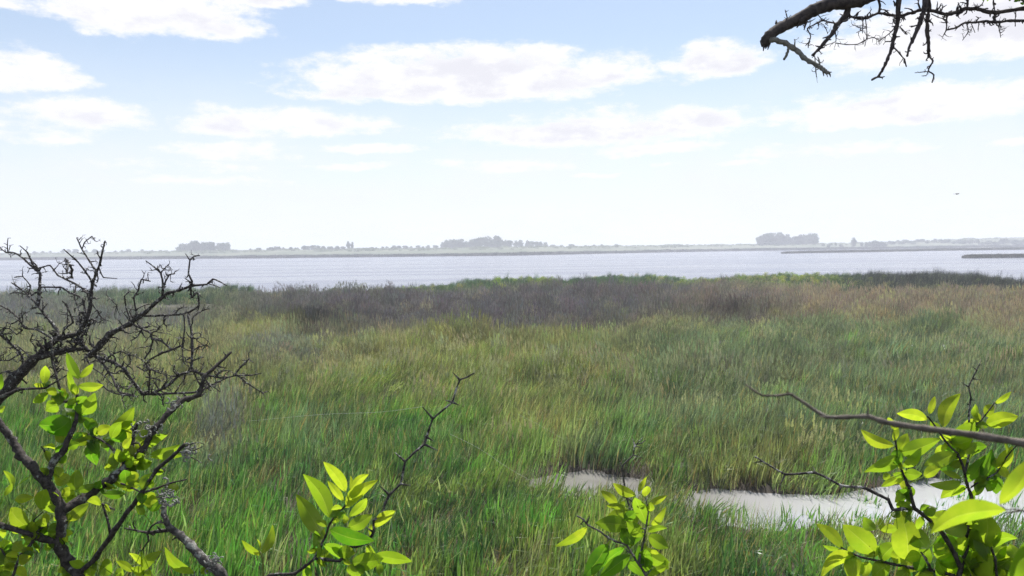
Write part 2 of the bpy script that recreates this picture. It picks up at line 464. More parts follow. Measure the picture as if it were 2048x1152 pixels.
# ------------------------------------------------------------------ marsh vegetation
def blades(b, n, radius, hmin, hmax, wmin, wmax, lean, wind, segs=4, curve=0.5, plume=0, seed=1):
    """a clump of n tapering blades; wind pushes the tips towards +x"""
    r = random.Random(seed)
    for _ in range(n):
        a = r.uniform(0, 6.283); q = radius * math.sqrt(r.random())
        x, y = q * math.cos(a), q * math.sin(a)
        h = r.uniform(hmin, hmax) * (1 - 0.25 * (q / radius) ** 2); wd = r.uniform(wmin, wmax)
        la = r.uniform(0, 6.283); l = r.gauss(0, lean)
        lx, ly = l * math.cos(la) + wind * r.uniform(.4, 1.3), l * math.sin(la)
        fa = r.uniform(0, 3.1416) if r.random() < .5 else r.gauss(0, .5)
        wx, wy = math.cos(fa), math.sin(fa)
        val = r.random(); rows = []
        kink = r.random() < 0.12
        for i in range(segs + 1):
            t = i / segs
            prof = (0.75 + 0.5 * t) if t < .5 else max(0.04, 1.0 * (1 - ((t - .5) / .5) ** 1.6))
            z = h * t * (1 - 0.16 * (lx * lx + ly * ly) * t)
            bend = t ** (1 + curve) * h
            cx, cy_ = x + lx * bend, y + ly * bend
            if kink and t > .6: z -= h * (t - .6) * 1.1; cx += (t - .6) * h * .6
            tw = fa + t * .9 * (val - .5); wx, wy = math.cos(tw), math.sin(tw)
            rows.append([(cx - wx * wd * prof / 2, cy_ - wy * wd * prof / 2, z), (cx + wx * wd * prof / 2, cy_ + wy * wd * prof / 2, z)])
        b.quadgrid(rows, val=val)
        if plume and r.random() < plume:
            ex, ey, ez = cx, cy_, z
            for k in range(5):
                t = k / 5; pr = .028 * (1 - t * .6)
                s = r.uniform(-1, 1)
                b.quadgrid([[(ex + s * .02, ey, ez - .16 + t * .2), (ex + s * .02 + pr, ey + .01, ez - .15 + t * .2)],
                            [(ex + lx * .05, ey + .01, ez - .06 + t * .2), (ex + lx * .05 + pr * .9, ey, ez - .05 + t * .2)]], val=min(1, val + .5))


def leafball(b, n, rx, ry, rz, z0, size, seed, stems=0):
    r = random.Random(seed)
    for _ in range(n):
        while True:
            p = [r.uniform(-1, 1) for _ in range(3)]
            if sum(q * q for q in p) < 1: break
        c = Vector((p[0] * rx, p[1] * ry, z0 + p[2] * rz))
        d1 = Vector((r.gauss(0, 1), r.gauss(0, 1), r.gauss(0, 1))).normalized(); d2 = d1.orthogonal().normalized()
        s = size * r.uniform(.6, 1.4); v = r.random()
        b.quadgrid([[c - d1 * s - d2 * s * .5, c - d1 * s + d2 * s * .5], [c + d1 * s - d2 * s * .35, c + d1 * s + d2 * s * .35]], val=v)
    for _ in range(stems):
        a = r.uniform(0, 6.28); q = r.random() * rx * .7
        x, y = q * math.cos(a), q * math.sin(a)
        b.quadgrid([[(x * .4 - .006, y * .4, 0), (x * .4 + .006, y * .4, 0)], [(x - .004, y, z0 + rz * .6), (x + .004, y, z0 + rz * .6)]], val=.3)


def proto(name, builder, m):
    b = MB(); builder(b); me = b.mesh(name, 'bv', smooth=True, mats=[m])
    return bpy.data.objects.new(name, me)          # kept out of the scene: only a source for the scatter


REED = [proto('reed_clump', lambda b, s=s: blades(b, 22, .30, .5, 1.12, .020, .038, .13, .15, 5, .7, 0, s), M_blade) for s in range(7)]
REEDT = [proto('tall_reed_clump', lambda b, s=s: blades(b, 30, .40, 1.0, 1.75, .020, .032, .12, .14, 4, .6, 0, 40 + s), M_blade) for s in range(3)]
SEDGE = [proto('sedge_clump', lambda b, s=s: blades(b, 44, .38, .40, .95, .008, .016, .26, .34, 4, .8, .0, 60 + s), M_sedge) for s in range(4)]
BENT = [proto('windblown_clump', lambda b, s=s: blades(b, 34, .40, .5, 1.0, .014, .028, .22, .36, 5, .9, 0, 160 + s), M_sedge) for s in range(4)]
DRY = [proto('dry_stem_clump', lambda b, s=s: blades(b, 34, .45, .7, 1.35, .007, .014, .12, .26, 3, .8, .45, 80 + s), M_dry) for s in range(4)]
WEED = [proto('weed_clump', lambda b, s=s: leafball(b, 170, .45, .45, .42, .62, .045, 90 + s, 14), M_weed) for s in range(3)]
LOW = [proto('low_grass_tuft', lambda b, s=s: blades(b, 30, .30, .15, .42, .009, .016, .35, .15, 3, .7, 0, 120 + s), M_blade) for s in range(3)]


def scatter(name, protos, x, y, z, rot, scl, pid, colr, label, category):
    npts = len(x)
    me = bpy.data.meshes.new(name); me.vertices.add(npts)
    me.vertices.foreach_set('co', np.stack([x, y, z], -1).ravel().astype(np.float32))
    for nm, ty, dat in (('rot', 'FLOAT_VECTOR', rot), ('scl', 'FLOAT_VECTOR', scl)):
        a = me.attributes.new(nm, ty, 'POINT'); a.data.foreach_set('vector', dat.ravel().astype(np.float32))
    a = me.attributes.new('pid', 'INT', 'POINT'); a.data.foreach_set('value', pid.astype(np.int32))
    a = me.attributes.new('col', 'FLOAT_COLOR', 'POINT'); a.data.foreach_set('color', np.concatenate([colr, np.ones((npts, 1))], 1).ravel().astype(np.float32))
    for p_ in protos:
        mm = p_.data.materials[0]
        if mm.name not in me.materials: me.materials.append(mm)
    o = link(name, me, label=label, category=category, kind='stuff')
    t = bpy.data.node_groups.new(name + '_scatter', 'GeometryNodeTree')
    t.interface.new_socket('Geometry', in_out='INPUT', socket_type='NodeSocketGeometry')
    t.interface.new_socket('Geometry', in_out='OUTPUT', socket_type='NodeSocketGeometry')
    gi = t.nodes.new('NodeGroupInput'); go = t.nodes.new('NodeGroupOutput')
    iop = t.nodes.new('GeometryNodeInstanceOnPoints')
    g2i = t.nodes.new('GeometryNodeGeometryToInstance')
    for p_ in reversed(protos):
        oi = t.nodes.new('GeometryNodeObjectInfo'); oi.inputs['Object'].default_value = p_
        t.links.new(oi.outputs['Geometry'], g2i.inputs[0])
    iop.inputs['Pick Instance'].default_value = True

    def na(nm, ty):
        a = t.nodes.new('GeometryNodeInputNamedAttribute'); a.data_type = ty; a.inputs['Name'].default_value = nm; return a.outputs['Attribute']
    t.links.new(gi.outputs[0], iop.inputs['Points']); t.links.new(g2i.outputs[0], iop.inputs['Instance'])
    t.links.new(na('pid', 'INT'), iop.inputs['Instance Index'])
    e2r = t.nodes.new('FunctionNodeEulerToRotation'); t.links.new(na('rot', 'FLOAT_VECTOR'), e2r.inputs[0])
    t.links.new(e2r.outputs[0], iop.inputs['Rotation']); t.links.new(na('scl', 'FLOAT_VECTOR'), iop.inputs['Scale'])
    t.links.new(iop.outputs[0], go.inputs[0])
    md = o.modifiers.new('scatter', 'NODES'); md.node_group = t
    return o


def points(y0, y1, density, margin=1.12):
    """random spots in the wedge the photograph looks over, a little wider than its frame"""
    wmax = .64 * margin
    area = wmax * (y1 ** 2 - y0 ** 2)
    k = int(area * density)
    yy = np.sqrt(rng.random(k) * (y1 ** 2 - y0 ** 2) + y0 ** 2)
    xx = (rng.random(k) * 2 - 1) * wmax * yy + (rng.random(k) * 2 - 1) * 1.5
    return xx, yy


def blob(px, py, cx, cy, rx, ry):
    return np.exp(-(((px - cx) / rx) ** 2 + ((py - cy) / ry) ** 2))


C = lambda *c: np.array(c, float)
GREEN = C(.058, .150, .024); GREEN2 = C(.036, .090, .024); OLIVE = C(.145, .145, .062); YEL = C(.17, .19, .055)
BLUEG = C(.078, .115, .070); STRAW = C(.25, .225, .135); PURP = C(.082, .074, .086); PURPD = C(.009, .009, .015); PINK = C(.18, .145, .125)
GREY = C(.12, .125, .13); DKG = C(.020, .052, .018); DKB = C(.011, .018, .018)


def lerp(a, b, t): return a * (1 - t[:, None]) + b * t[:, None]


def cover_colour(x, y):
    """colour of the growth at a spot and how dry / how fine it is"""
    px, py = proj(x, y, np.full_like(x, .75))
    hz = 495.5 - (px - 1024) * math.tan(ROLL); q = py - hz
    n1 = fbm(x, y, 5, 41); n2 = fbm(x, y, 2.0, 44); n3 = fbm(x * .45, y, 9, 47)
    qn = q + (n3 - .5) * 50 * np.clip(q / 160, .3, 1.6)
    k = len(x)
    c = np.tile(GREEN, (k, 1))
    c = lerp(c, GREEN2, ss(.5, .66, n1))
    c = lerp(c, YEL, ss(.56, .72, n2) * .55)
    # olive and straw belt
    t = ss(345, 215, qn); c = lerp(c, OLIVE, t * .85)
    dry = ss(300, 200, qn) * ss(.50, .62, n1) * .8
    # right: blue green rushes
    bg_ = ss(1150, 1420, px + (n1 - .5) * 300) * ss(430, 330, qn) * ss(150, 190, qn); c = lerp(c, BLUEG, bg_ * .9)
    bg2 = np.maximum.reduce([blob(px, py, 1320, 800, 130, 60), blob(px, py, 1180, 890, 70, 50), blob(px, py, 600, 850, 90, 40)]); c = lerp(c, BLUEG, bg2 * .8)
    ol2 = np.maximum(blob(px, py, 1500, 900, 170, 45), blob(px, py, 1080, 830, 120, 60)); c = lerp(c, OLIVE * 1.0, ol2 * .8)
    # dry belt
    d2 = ss(188, 156, qn) * ss(60, 82, q)
    d2 = np.maximum(d2, ss(.3, .7, blob(px, py, 575, 652, 130, 20)))
    bandc = lerp(np.tile(PURP, (k, 1)), PINK, ss(1300, 1600, px + (n1 - .5) * 500))
    bandc = lerp(bandc, STRAW, ss(.58, .75, n2) * .35)
    bandc = lerp(bandc, PURPD, np.maximum(np.minimum(1, 1.4 * blob(px, py, 575, 652, 110, 22)), .7 * blob(px, py, 1470, 632, 110, 16)))  # dark hollow: its shade is painted into the belt colour
    bandc = lerp(bandc, GREY, ss(430, 250, px) * .8)
    c = lerp(c, bandc, d2); dry = np.maximum(dry, d2)
    gs = np.maximum.reduce([blob(px, py, 555, 705, 110, 28), blob(px, py, 425, 850, 45, 60), .6 * blob(px, py, 150, 720, 200, 60)])
    c = lerp(c, GREY, gs * .95); dry = np.maximum(dry, gs)
    ym = blob(px, py, 490, 662, 75, 20); c = lerp(c, C(.24, .25, .08), ym); dry *= (1 - ym)
    # green strip along the water
    st = np.maximum(ss(96, 80, q - 18 * ss(1640, 1700, px) * ss(2080, 2040, px)), blob(px, py, 330, 605, 150, 28))
    sc = lerp(np.tile(DKG * 1.3, (k, 1)), DKB, ss(1640, 1760, px + (n1 - .5) * 80))
    c = lerp(c, sc, st * .95); dry *= (1 - st * .9)
    return c, dry, px, py, q, n1, n2, st


def place(name, protos, y0, y1, dens, keep, scale, label, category, zoff=-.03, rotz=.7, tall=None, colmod=None, contrast=True):
    x, y = points(y0, y1, dens)
    hgt = height(x, y)
    u = x / y; ysh = np.interp(np.clip(u, -2, 2), US, YS)
    ok = (y < ysh + 1.0 + (fbm(x, y, 6, 91) - .5) * 5)
    x, y, hgt = x[ok], y[ok], hgt[ok]
    c, dry, px, py, q, n1, n2, st = cover_colour(x, y)
    pd = puddle_depth(x, y)
    env = dict(x=x, y=y, dry=dry, px=px, py=py, q=q, n1=n1, n2=n2, st=st, pd=pd)
    pr = keep(env)
    ok = rng.random(len(x)) < pr
    x, y, c, hgt = x[ok], y[ok], c[ok], hgt[ok]
    k = len(x)
    if colmod is not None: c = colmod(c, {a: b[ok] for a, b in env.items()})
    sp = rng.random(k); nn = fbm(x, y, 1.6, 83)
    if contrast:
        c = lerp(c, STRAW * .7, ((sp < .07) & (nn > .5)) * .6)
        c = lerp(c, C(.10, .19, .03), ((sp > .80) & (nn < .5)) * .6)
        c = c * np.clip(.55 + .95 * fbm(x, y, 2.2, 85), .5, 1.5)[:, None]
    c = np.minimum(c * C(1.3, 1.34, 1.65) * rng.uniform(.6, 1.4, (k, 1)), C(.30, .29, .20)) * (1 + rng.normal(0, .07, (k, 3)))
    s = rng.uniform(scale[0], scale[1], k)
    sz = s * rng.uniform(.8, 1.2, k) * (0.45 + 1.05 * fbm(x, y, 3.2, 77))
    if tall is not None: sz = sz * tall({a: b[ok] for a, b in env.items()})
    lf = np.where(rng.random(k) < .12, 3.0, 1.0)
    rot = np.stack([rng.normal(0, .08, k) * lf, (rng.normal(.01, .08, k) + (fbm(x, y, 4, 88) - .5) * .5) * lf, rng.uniform(-rotz, rotz, k)], -1)
    scatter(name, protos, x, y, np.maximum(hgt, -.1) + zoff, rot, np.stack([s, s, sz], -1), rng.integers(0, len(protos), k), np.clip(c, .004, .9), label, category)
    return k


def wet(e, thin):           # sparser in the puddle: open along its far side, blades standing in its near side
    inside = ss(-.1, .25, e['pd'])
    nearside = .07 + ss(.30, .85, (np.interp(e['x'], PF[:, 0], PF[:, 1]) - e['y']) / np.maximum(np.interp(e['x'], PF[:, 0], PF[:, 1]) - np.interp(e['x'], PN[:, 0], PN[:, 1]), .3))
    stand = np.maximum(blob(e['px'], e['py'], 1332, 975, 26, 60), .8 * blob(e['px'], e['py'], 1200, 985, 40, 30))
    return 1 - inside * (1 - np.clip(thin * nearside + stand, 0, 1))


def patchy(e): return .12 + .88 * ss(.36, .56, e['n2'])
def nearpud(e): return ss(-3.2, -.8, np.minimum(np.interp(e['x'], PF[:, 0], PF[:, 1], left=-99) - e['y'], e['y'] - np.interp(e['x'], PN[:, 0], PN[:, 1], left=99)) * 1.0) * (e['y'] < 19.5)


tot = 0
tot += place('reeds', REED, 13, 42, 9.5, lambda e: (1 - e['dry']) * np.maximum(wet(e, .60) * patchy(e), .3 * wet(e, .35)) * (.25 + .75 * ss(30, 22, e['y'])), (.8, 1.15),
             'fresh green reeds filling the near marsh around the silty puddle', 'reeds', rotz=.9, tall=lambda e: .84 - .38 * nearpud(e))
tot += place('windblown_grass', BENT, 17, 60, 4.5, lambda e: (1 - .6 * e['dry']) * wet(e, .0) * patchy(e) * ss(17, 25, e['y']) * (1 - e['st']), (.8, 1.2),
             'wind-bent green and olive grass leaning right across the middle marsh', 'grass', rotz=1.0,
             colmod=lambda c, e: c * (1 + .5 * (rng.random((len(c), 1)) > .75)))
tot += place('sedge', SEDGE, 13, 60, 3.6, lambda e: (.85 - .5 * e['dry']) * wet(e, .03) * (1 - e['st']), (.8, 1.3),
             'fine olive sedge growing between the reeds of the near and middle marsh', 'sedge',
             colmod=lambda c, e: c * .85 + OLIVE * .2)
tot += place('dry_reeds', DRY, 20, 112, 3.2, lambda e: np.clip(e['dry'] * 1.0 + .04 + .30 * ss(300, 210, e['q']) * ss(.45, .6, e['n1']), 0, 1) * wet(e, 0) * (1 - .85 * e['st']) * (.55 + .45 * ss(60, 40, e['y'])), (.85, 1.35),
             'purple-brown and straw dry reeds forming the belt behind the green grass', 'dry reeds',
             tall=lambda e: .68 + .5 * e['n1'] * e['dry'], colmod=lambda c, e: lerp(c, STRAW, (1 - e['dry']) * .6), contrast=False)
tot += place('plume_grass', DRY, 28, 66, 1.6, lambda e: (1 - e['dry']) * wet(e, 0) * ss(330, 220, e['q']) * ss(.40, .58, e['n2']) * (1 - e['st']), (.7, 1.0),
             'pale grey-straw plumed grass scattered over the middle marsh', 'plume grass', contrast=False,
             colmod=lambda c, e: C(.145, .14, .105) * np.ones_like(c) + .35 * c)
tot += place('thatch', LOW, 13, 40, 3.0, lambda e: wet(e, .0) * (1 - e['dry']), (.9, 1.4),  # dark tufts added to put shade into the gaps between reeds
             'dark brown dead thatch added low to darken the gaps between the marsh reeds', 'thatch', rotz=3.1, contrast=False,
             colmod=lambda c, e: C(.07, .052, .032) * np.ones_like(c))
tot += place('shore_rushes', REEDT, 78, 132, 2.6, lambda e: e['st'], (.75, 1.05),
             'dark green rushes lining the near shore of the lake', 'rushes',
             contrast=False, tall=lambda e: .46 + .32 * e['n1'] + .4 * blob(e['px'], e['py'], 330, 600, 130, 40) + .60 * blob(e['px'], e['py'], 1860, 556, 150, 34) + .45 * (rng.random(len(e['x'])) > .985))
tot += place('flowering_weeds', WEED, 60, 135, 1.6,
             lambda e: np.clip(.75 * np.maximum.reduce([blob(e['px'], e['py'], 1390, 563, 110, 11), blob(e['px'], e['py'], 1590, 566, 100, 11), .8 * blob(e['px'], e['py'], 1040, 568, 60, 10), .5 * blob(e['px'], e['py'], 1890, 582, 80, 8), .25 * blob(e['px'], e['py'], 800, 572, 150, 10)]), 0, 1) * ss(.42, .55, e['n2']), (.75, 1.1),
             'yellow-green flowering weeds in patches along the lake shore', 'weeds', rotz=3.1, contrast=False,
             colmod=lambda c, e: C(.16, .22, .03) * np.ones_like(c) + (rng.random((len(c), 1)) > .9) * C(.3, .3, .3))


# far reed belts at the foot of the opposite shore and on the two spits
def reedbed(name, pts, label, colr, dens, sc):
    x, y = pts
    k = len(x)
    rot = np.stack([np.zeros(k), np.zeros(k), rng.uniform(0, 6.28, k)], -1)
    s = rng.uniform(.8, 1.3, k) * sc
    c = colr * rng.uniform(.75, 1.3, (k, 1))
    scatter(name, BEDS, x, y, np.maximum(height(x, y), 0) - .05, rot, np.stack([s * 2, s, s * rng.uniform(.7, 1.1, k)], -1), rng.integers(0, len(BEDS), k), c, label, 'reed bed')


BEDS = [proto('reed_bed_clump', lambda b, s=s: blades(b, 60, 1.6, 1.0, 1.8, .09, .16, .05, .05, 2, .6, 0, 140 + s), M_dry) for s in range(3)]
uu = rng.uniform(-.75, .75, 5200); yb = np.interp(uu, UF, YF) + rng.uniform(-5, 9, 5200)
reedbed('far_shore_reed_bed', (uu * yb, yb), 'dark thin reed bed along the foot of the opposite shore', C(.022, .022, .02), 1, 1.25)
uu = rng.uniform(.34, .75, 4200); hh = np.interp(uu, [q[0] for q in SPIT1], [q[2] for q in SPIT1]); yb = np.interp(uu, [q[0] for q in SPIT1], [q[1] for q in SPIT1]) + rng.uniform(-1, 1, 4200) * hh
reedbed('long_spit_reed_bed', (uu * yb, yb), 'long dark reed spit lying in the lake at right, below the far shore', C(.05, .05, .05), 1, .8)
uu = rng.uniform(.567, .75, 1500); hh = np.interp(uu, [q[0] for q in SPIT2], [q[2] for q in SPIT2]); yb = np.interp(uu, [q[0] for q in SPIT2], [q[1] for q in SPIT2]) + rng.uniform(-1, 1, 1500) * hh
reedbed('short_spit_reed_bed', (uu * yb, yb), 'short dark reed island cut off by the right edge of the lake', C(.05, .05, .055), 1, .62)

SCRUB = [proto('scrub_clump', lambda b, s=s: leafball(b, 130, 2.6, 2.0, 1.1, .9, .28, 190 + s, 3), M_weed) for s in range(3)]
uu = rng.uniform(-.75, .75, 5200); yb = np.interp(uu, UF, YF) + 120 + rng.random(5200) * 200
kk = rng.random(5200) < .25 + .75 * ss(.42, .58, vnoise(uu * 900, uu * 0, 22, 97)); uu, yb = uu[kk], yb[kk]; k = len(uu); s = rng.uniform(.7, 1.5, k) * (.25 + .65 * vnoise(uu * 900, uu * 0, 14, 99))
scatter('far_scrub', SCRUB, uu * yb, yb, height(uu * yb, yb) - .2, np.stack([np.zeros(k), np.zeros(k), rng.uniform(0, 6.28, k)], -1), np.stack([s * 1.3, s * 1.3, s], -1), rng.integers(0, 3, k),
        C(.09, .115, .065) * rng.uniform(.7, 1.3, (k, 1)), 'low grey-green scrub running along the whole far shore', 'scrub')

# grass on the bank below the camera
k = 2600; x = rng.uniform(-9, 9, k); y = rng.uniform(-4, 11, k)
ok = ~((np.abs(x) < .5) & (np.abs(y) < .6)); x, y = x[ok], y[ok]; k = len(x)
lowmax = np.where(y > 1.2, .55, 1.0)
scatter('bank_grass', LOW, x, y, height(x, y) - .02, np.stack([np.zeros(k), np.zeros(k), rng.uniform(0, 6.28, k)], -1),
        np.stack([np.ones(k), np.ones(k), lowmax * rng.uniform(.6, 1.1, k)], -1), rng.integers(0, 3, k), GREEN * rng.uniform(.7, 1.3, (k, 1)) * np.ones((k, 3)), 'short grass on the bank under the shrubs', 'grass')


# ------------------------------------------------------------------ far trees
def tree_meshes(seed, H, W, kind):
    r = random.Random(seed); b = MB()
    lobes = []
    n = 6 if kind == 'round' else 8
    for i in range(n):
        t = r.random()
        z = H * (.22 + .62 * t); rr = W * .5 * math.sqrt(max(.05, 1 - ((z / H - .5) / .55) ** 2)) * r.uniform(.3, .8)
        a = r.uniform(0, 6.28)
        lobes.append((rr * math.cos(a), rr * math.sin(a), z, W * r.uniform(.17, .30), H * r.uniform(.11, .19)))
    lobes.append((0, 0, H * .8, W * .27, H * .2)); lobes.append((0, 0, H * .5, W * .38, H * .26)); lobes.append((0, 0, H * .25, W * .36, H * .22))
    for (x, y, z, rw, rh) in lobes:
        for _ in range(120):
            d = Vector((r.gauss(0, 1), r.gauss(0, 1), r.gauss(0, 1))).normalized() * r.uniform(.55, 1.08)
            c = Vector((x + d.x * rw, y + d.y * rw, z + d.z * rh))
            d1 = Vector((r.gauss(0, 1), r.gauss(0, 1), r.gauss(0, 1))).normalized(); d2 = d1.orthogonal().normalized(); s = r.uniform(.35, .7) * W / 9
            b.quadgrid([[c - d1 * s - d2 * s * .6, c - d1 * s + d2 * s * .6], [c + d1 * s - d2 * s * .5, c + d1 * s + d2 * s * .5]])
    crown = b.mesh('crown', mats=[M_crown])
    b = MB()
    ang = [k * 6.283 / 7 for k in range(7)]
    def post(p0, p1, r0_, r1_):
        ax_ = (p1 - p0).normalized(); e1 = ax_.orthogonal().normalized(); e2 = ax_.cross(e1)
        b.quadgrid([[p0 + (e1 * math.cos(a) + e2 * math.sin(a)) * r0_ for a in ang], [p0.lerp(p1, .5) + (e1 * math.cos(a) + e2 * math.sin(a)) * (r0_ + r1_) / 2 for a in ang], [p1 + (e1 * math.cos(a) + e2 * math.sin(a)) * r1_ for a in ang]], closed=True)
    post(Vector((0, 0, -.5)), Vector((r.uniform(-.3, .3), 0, H * .42)), W * .045, W * .03)
    for (x, y, z, rw, rh) in lobes[:5]: post(Vector((0, 0, H * .3)), Vector((x, y, z)), W * .022, W * .008)
    return crown, b.mesh('trunk', mats=[M_bark_grey])


TREES = [tree_meshes(200, 12, 9, 'round'), tree_meshes(201, 14, 9, 'tall'), tree_meshes(202, 10, 10, 'round'), tree_meshes(203, 12, 7, 'tall'), tree_meshes(204, 11, 11, 'round')]


def far_tree(px, dist, h, kind, label, group, wide=1.0, name='tree'):
    """px: where it stands, h: height in metres"""
    u = (px - 1024) / FOC; x, y = u * dist, dist
    crown, trunk = TREES[kind]
    H = [12, 14, 10, 12, 11][kind]
    t = empty(name, (x, y, float(height(x, y)) - .1), label, 'tree' if name == 'tree' else 'bush', group)
    s = h / H; t.scale = (s * wide, s * wide, s); t.rotation_euler.z = rnd.uniform(0, 6.28)
    link('crown', crown, t); link('trunk', trunk, t)


def grove(px0, px1, n, dist, prof, label, group, wide=1.2, kinds=(0, 1, 2, 4), depth=30):
    for i in range(n):
        px = px0 + (px1 - px0) * (i + .5) / n + rnd.uniform(-.35, .35) * (px1 - px0) / n
        t = (px - px0) / (px1 - px0)
        hh = np.interp(t, np.linspace(0, 1, len(prof)), prof) * rnd.uniform(.82, 1.18) * 1.08
        far_tree(px, dist + rnd.uniform(-depth, depth), hh, rnd.choice(kinds), label, group, wide)


grove(362, 462, 14, 880, [8, 9.5, 10.5, 9, 7.5, 10, 7], 'hazy tree in the dense rounded grove on the left far shore', 'grove on the left far shore')
grove(60, 345, 16, 1000, [4, 3, 4, 5, 4, 3, 4, 3, 2.5], 'faint low tree on the far left skyline, seen through the thorn tree twigs', 'faint trees on the far left skyline', 1.8)
grove(500, 690, 20, 900, [2.4, 3, 4, 3, 4, 4.6, 4, 4], 'small pale tree in the broken row between the left and middle groves', 'broken row of small far trees', 1.7)
grove(695, 712, 2, 880, [8, 7], 'slim pale tree standing above the broken row of small far trees', 'slim pair of far trees', .7, (3,))
grove(735, 875, 12, 960, [3, 3, 4, 3, 4], 'tiny pale tree just left of the middle grove', 'tiny trees left of the middle grove', 2.0)
grove(882, 1022, 18, 980, [7, 10, 10, 12, 12, 11, 8], 'pale tree in the long middle grove on the skyline', 'middle grove', 1.2, depth=40)
grove(1030, 1095, 7, 980, [7, 9, 8, 6], 'pale tree in the lower right end of the middle grove', 'right end of the middle grove', 1.2)
grove(1100, 1240, 7, 1050, [4, 4, 3, 3], 'faint small tree trailing right of the middle grove', 'faint trees right of the middle grove', 2.2)
grove(1520, 1578, 11, 1000, [9, 12, 13, 12, 10], 'grey-green tree in the domed left half of the right grove', 'left half of the right grove', 1.25)
grove(1580, 1634, 11, 1000, [9, 10, 11.5, 12], 'grey-green tree in the flat-topped right half of the right grove', 'right half of the right grove', 1.15)
grove(1645, 1690, 6, 920, [3, 3.2, 4], 'low bush-like tree between the right grove and the lone tall tree', 'low trees right of the grove', 1.3)
far_tree(1707, 900, 11.5, 1, 'lone taller tree on the skyline right of the right grove', None, .95)
grove(1722, 1772, 7, 900, [5.5, 6, 6, 5.5], 'low tree in the flat hedge right of the lone tall tree', 'hedge beside the lone tree', 1.3)


def bushes(px0, px1, n, dist, prof, label, group):
    for i in range(n):
        px = px0 + (px1 - px0) * (i + .5) / n + rnd.uniform(-.4, .4) * (px1 - px0) / n
        hh = np.interp((px - px0) / (px1 - px0), np.linspace(0, 1, len(prof)), prof) * rnd.uniform(.85, 1.15) * 1.2
        far_tree(px, dist + rnd.uniform(-25, 25), hh, rnd.choice((0, 2, 4)), label, group, 2.1, 'bush')


bushes(1775, 1900, 16, 980, [3.2, 3, 3.6, 3], 'low bush in the thin skyline hedge right of the lone tall tree', 'thin skyline hedge')
bushes(1900, 2110, 22, 960, [3, 3.6, 4.2, 5, 5.5], 'green bush on the rising far shore at the right edge', 'bushes on the rising right shore')
far_tree(1957, 950, 7.5, 3, 'thin leaning tree rising from the bushes near the right edge', None, .6)

# ------------------------------------------------------------------ shrubs and branches near the camera
def catmull(pts, sub, straight=0.0):
    """curve through the points; straight 0..1 keeps corners angular"""
    out = []
    n_ = len(pts)
    for i in range(n_ - 1):
        p0 = pts[max(i - 1, 0)]; p1 = pts[i]; p2 = pts[i + 1]; p3 = pts[min(i + 2, n_ - 1)]
        for k in range(sub):
            t = k / sub
            q = [.5 * ((2 * b) + (-a + c) * t + (2 * a - 5 * b + 4 * c - d) * t * t + (-a + 3 * b - 3 * c + d) * t ** 3) for a, b, c, d in zip(p0, p1, p2, p3)]
            l = [b + (c - b) * t for b, c in zip(p1, p2)]
            q = [u * (1 - straight) + v * straight for u, v in zip(q, l)]
            if straight and k == 0 and 0 < i: q[3] *= 1.16
            out.append(tuple(q))
    out.append(tuple(pts[-1])); return out


def tube(b, pts, sides=7, knob=.12, r=rnd, tip=True):
    """pts: list of (x, y, z, radius)"""
    P3 = [Vector(p[:3]) for p in pts]; n_ = len(P3)
    t0 = (P3[1] - P3[0]).normalized(); e1 = t0.orthogonal().normalized()
    rows = []
    for i in range(n_):
        t = (P3[min(i + 1, n_ - 1)] - P3[max(i - 1, 0)])
        if t.length < 1e-7: t = t0
        t = t.normalized(); e1 = (e1 - t * e1.dot(t))
        e1 = e1.normalized() if e1.length > 1e-6 else t.orthogonal().normalized()
        e2 = t.cross(e1); rr = pts[i][3] * (1 + r.uniform(-knob, knob))
        rows.append([P3[i] + (e1 * math.cos(a) + e2 * math.sin(a)) * rr * (1 + r.uniform(-knob, knob) * .5) for a in [k * 6.28318 / sides for k in range(sides)]])
    tend = (P3[-1] - P3[-2]).normalized()
    rows.append([P3[-1] + tend * pts[-1][3] * .7 + (q - P3[-1]) * .15 for q in rows[-1]])
    tst = (P3[0] - P3[1]).normalized()
    rows.insert(0, [P3[0] + tst * pts[0][3] * .5 + (q - P3[0]) * .2 for q in rows[0]])
    b.quadgrid(rows, closed=True)


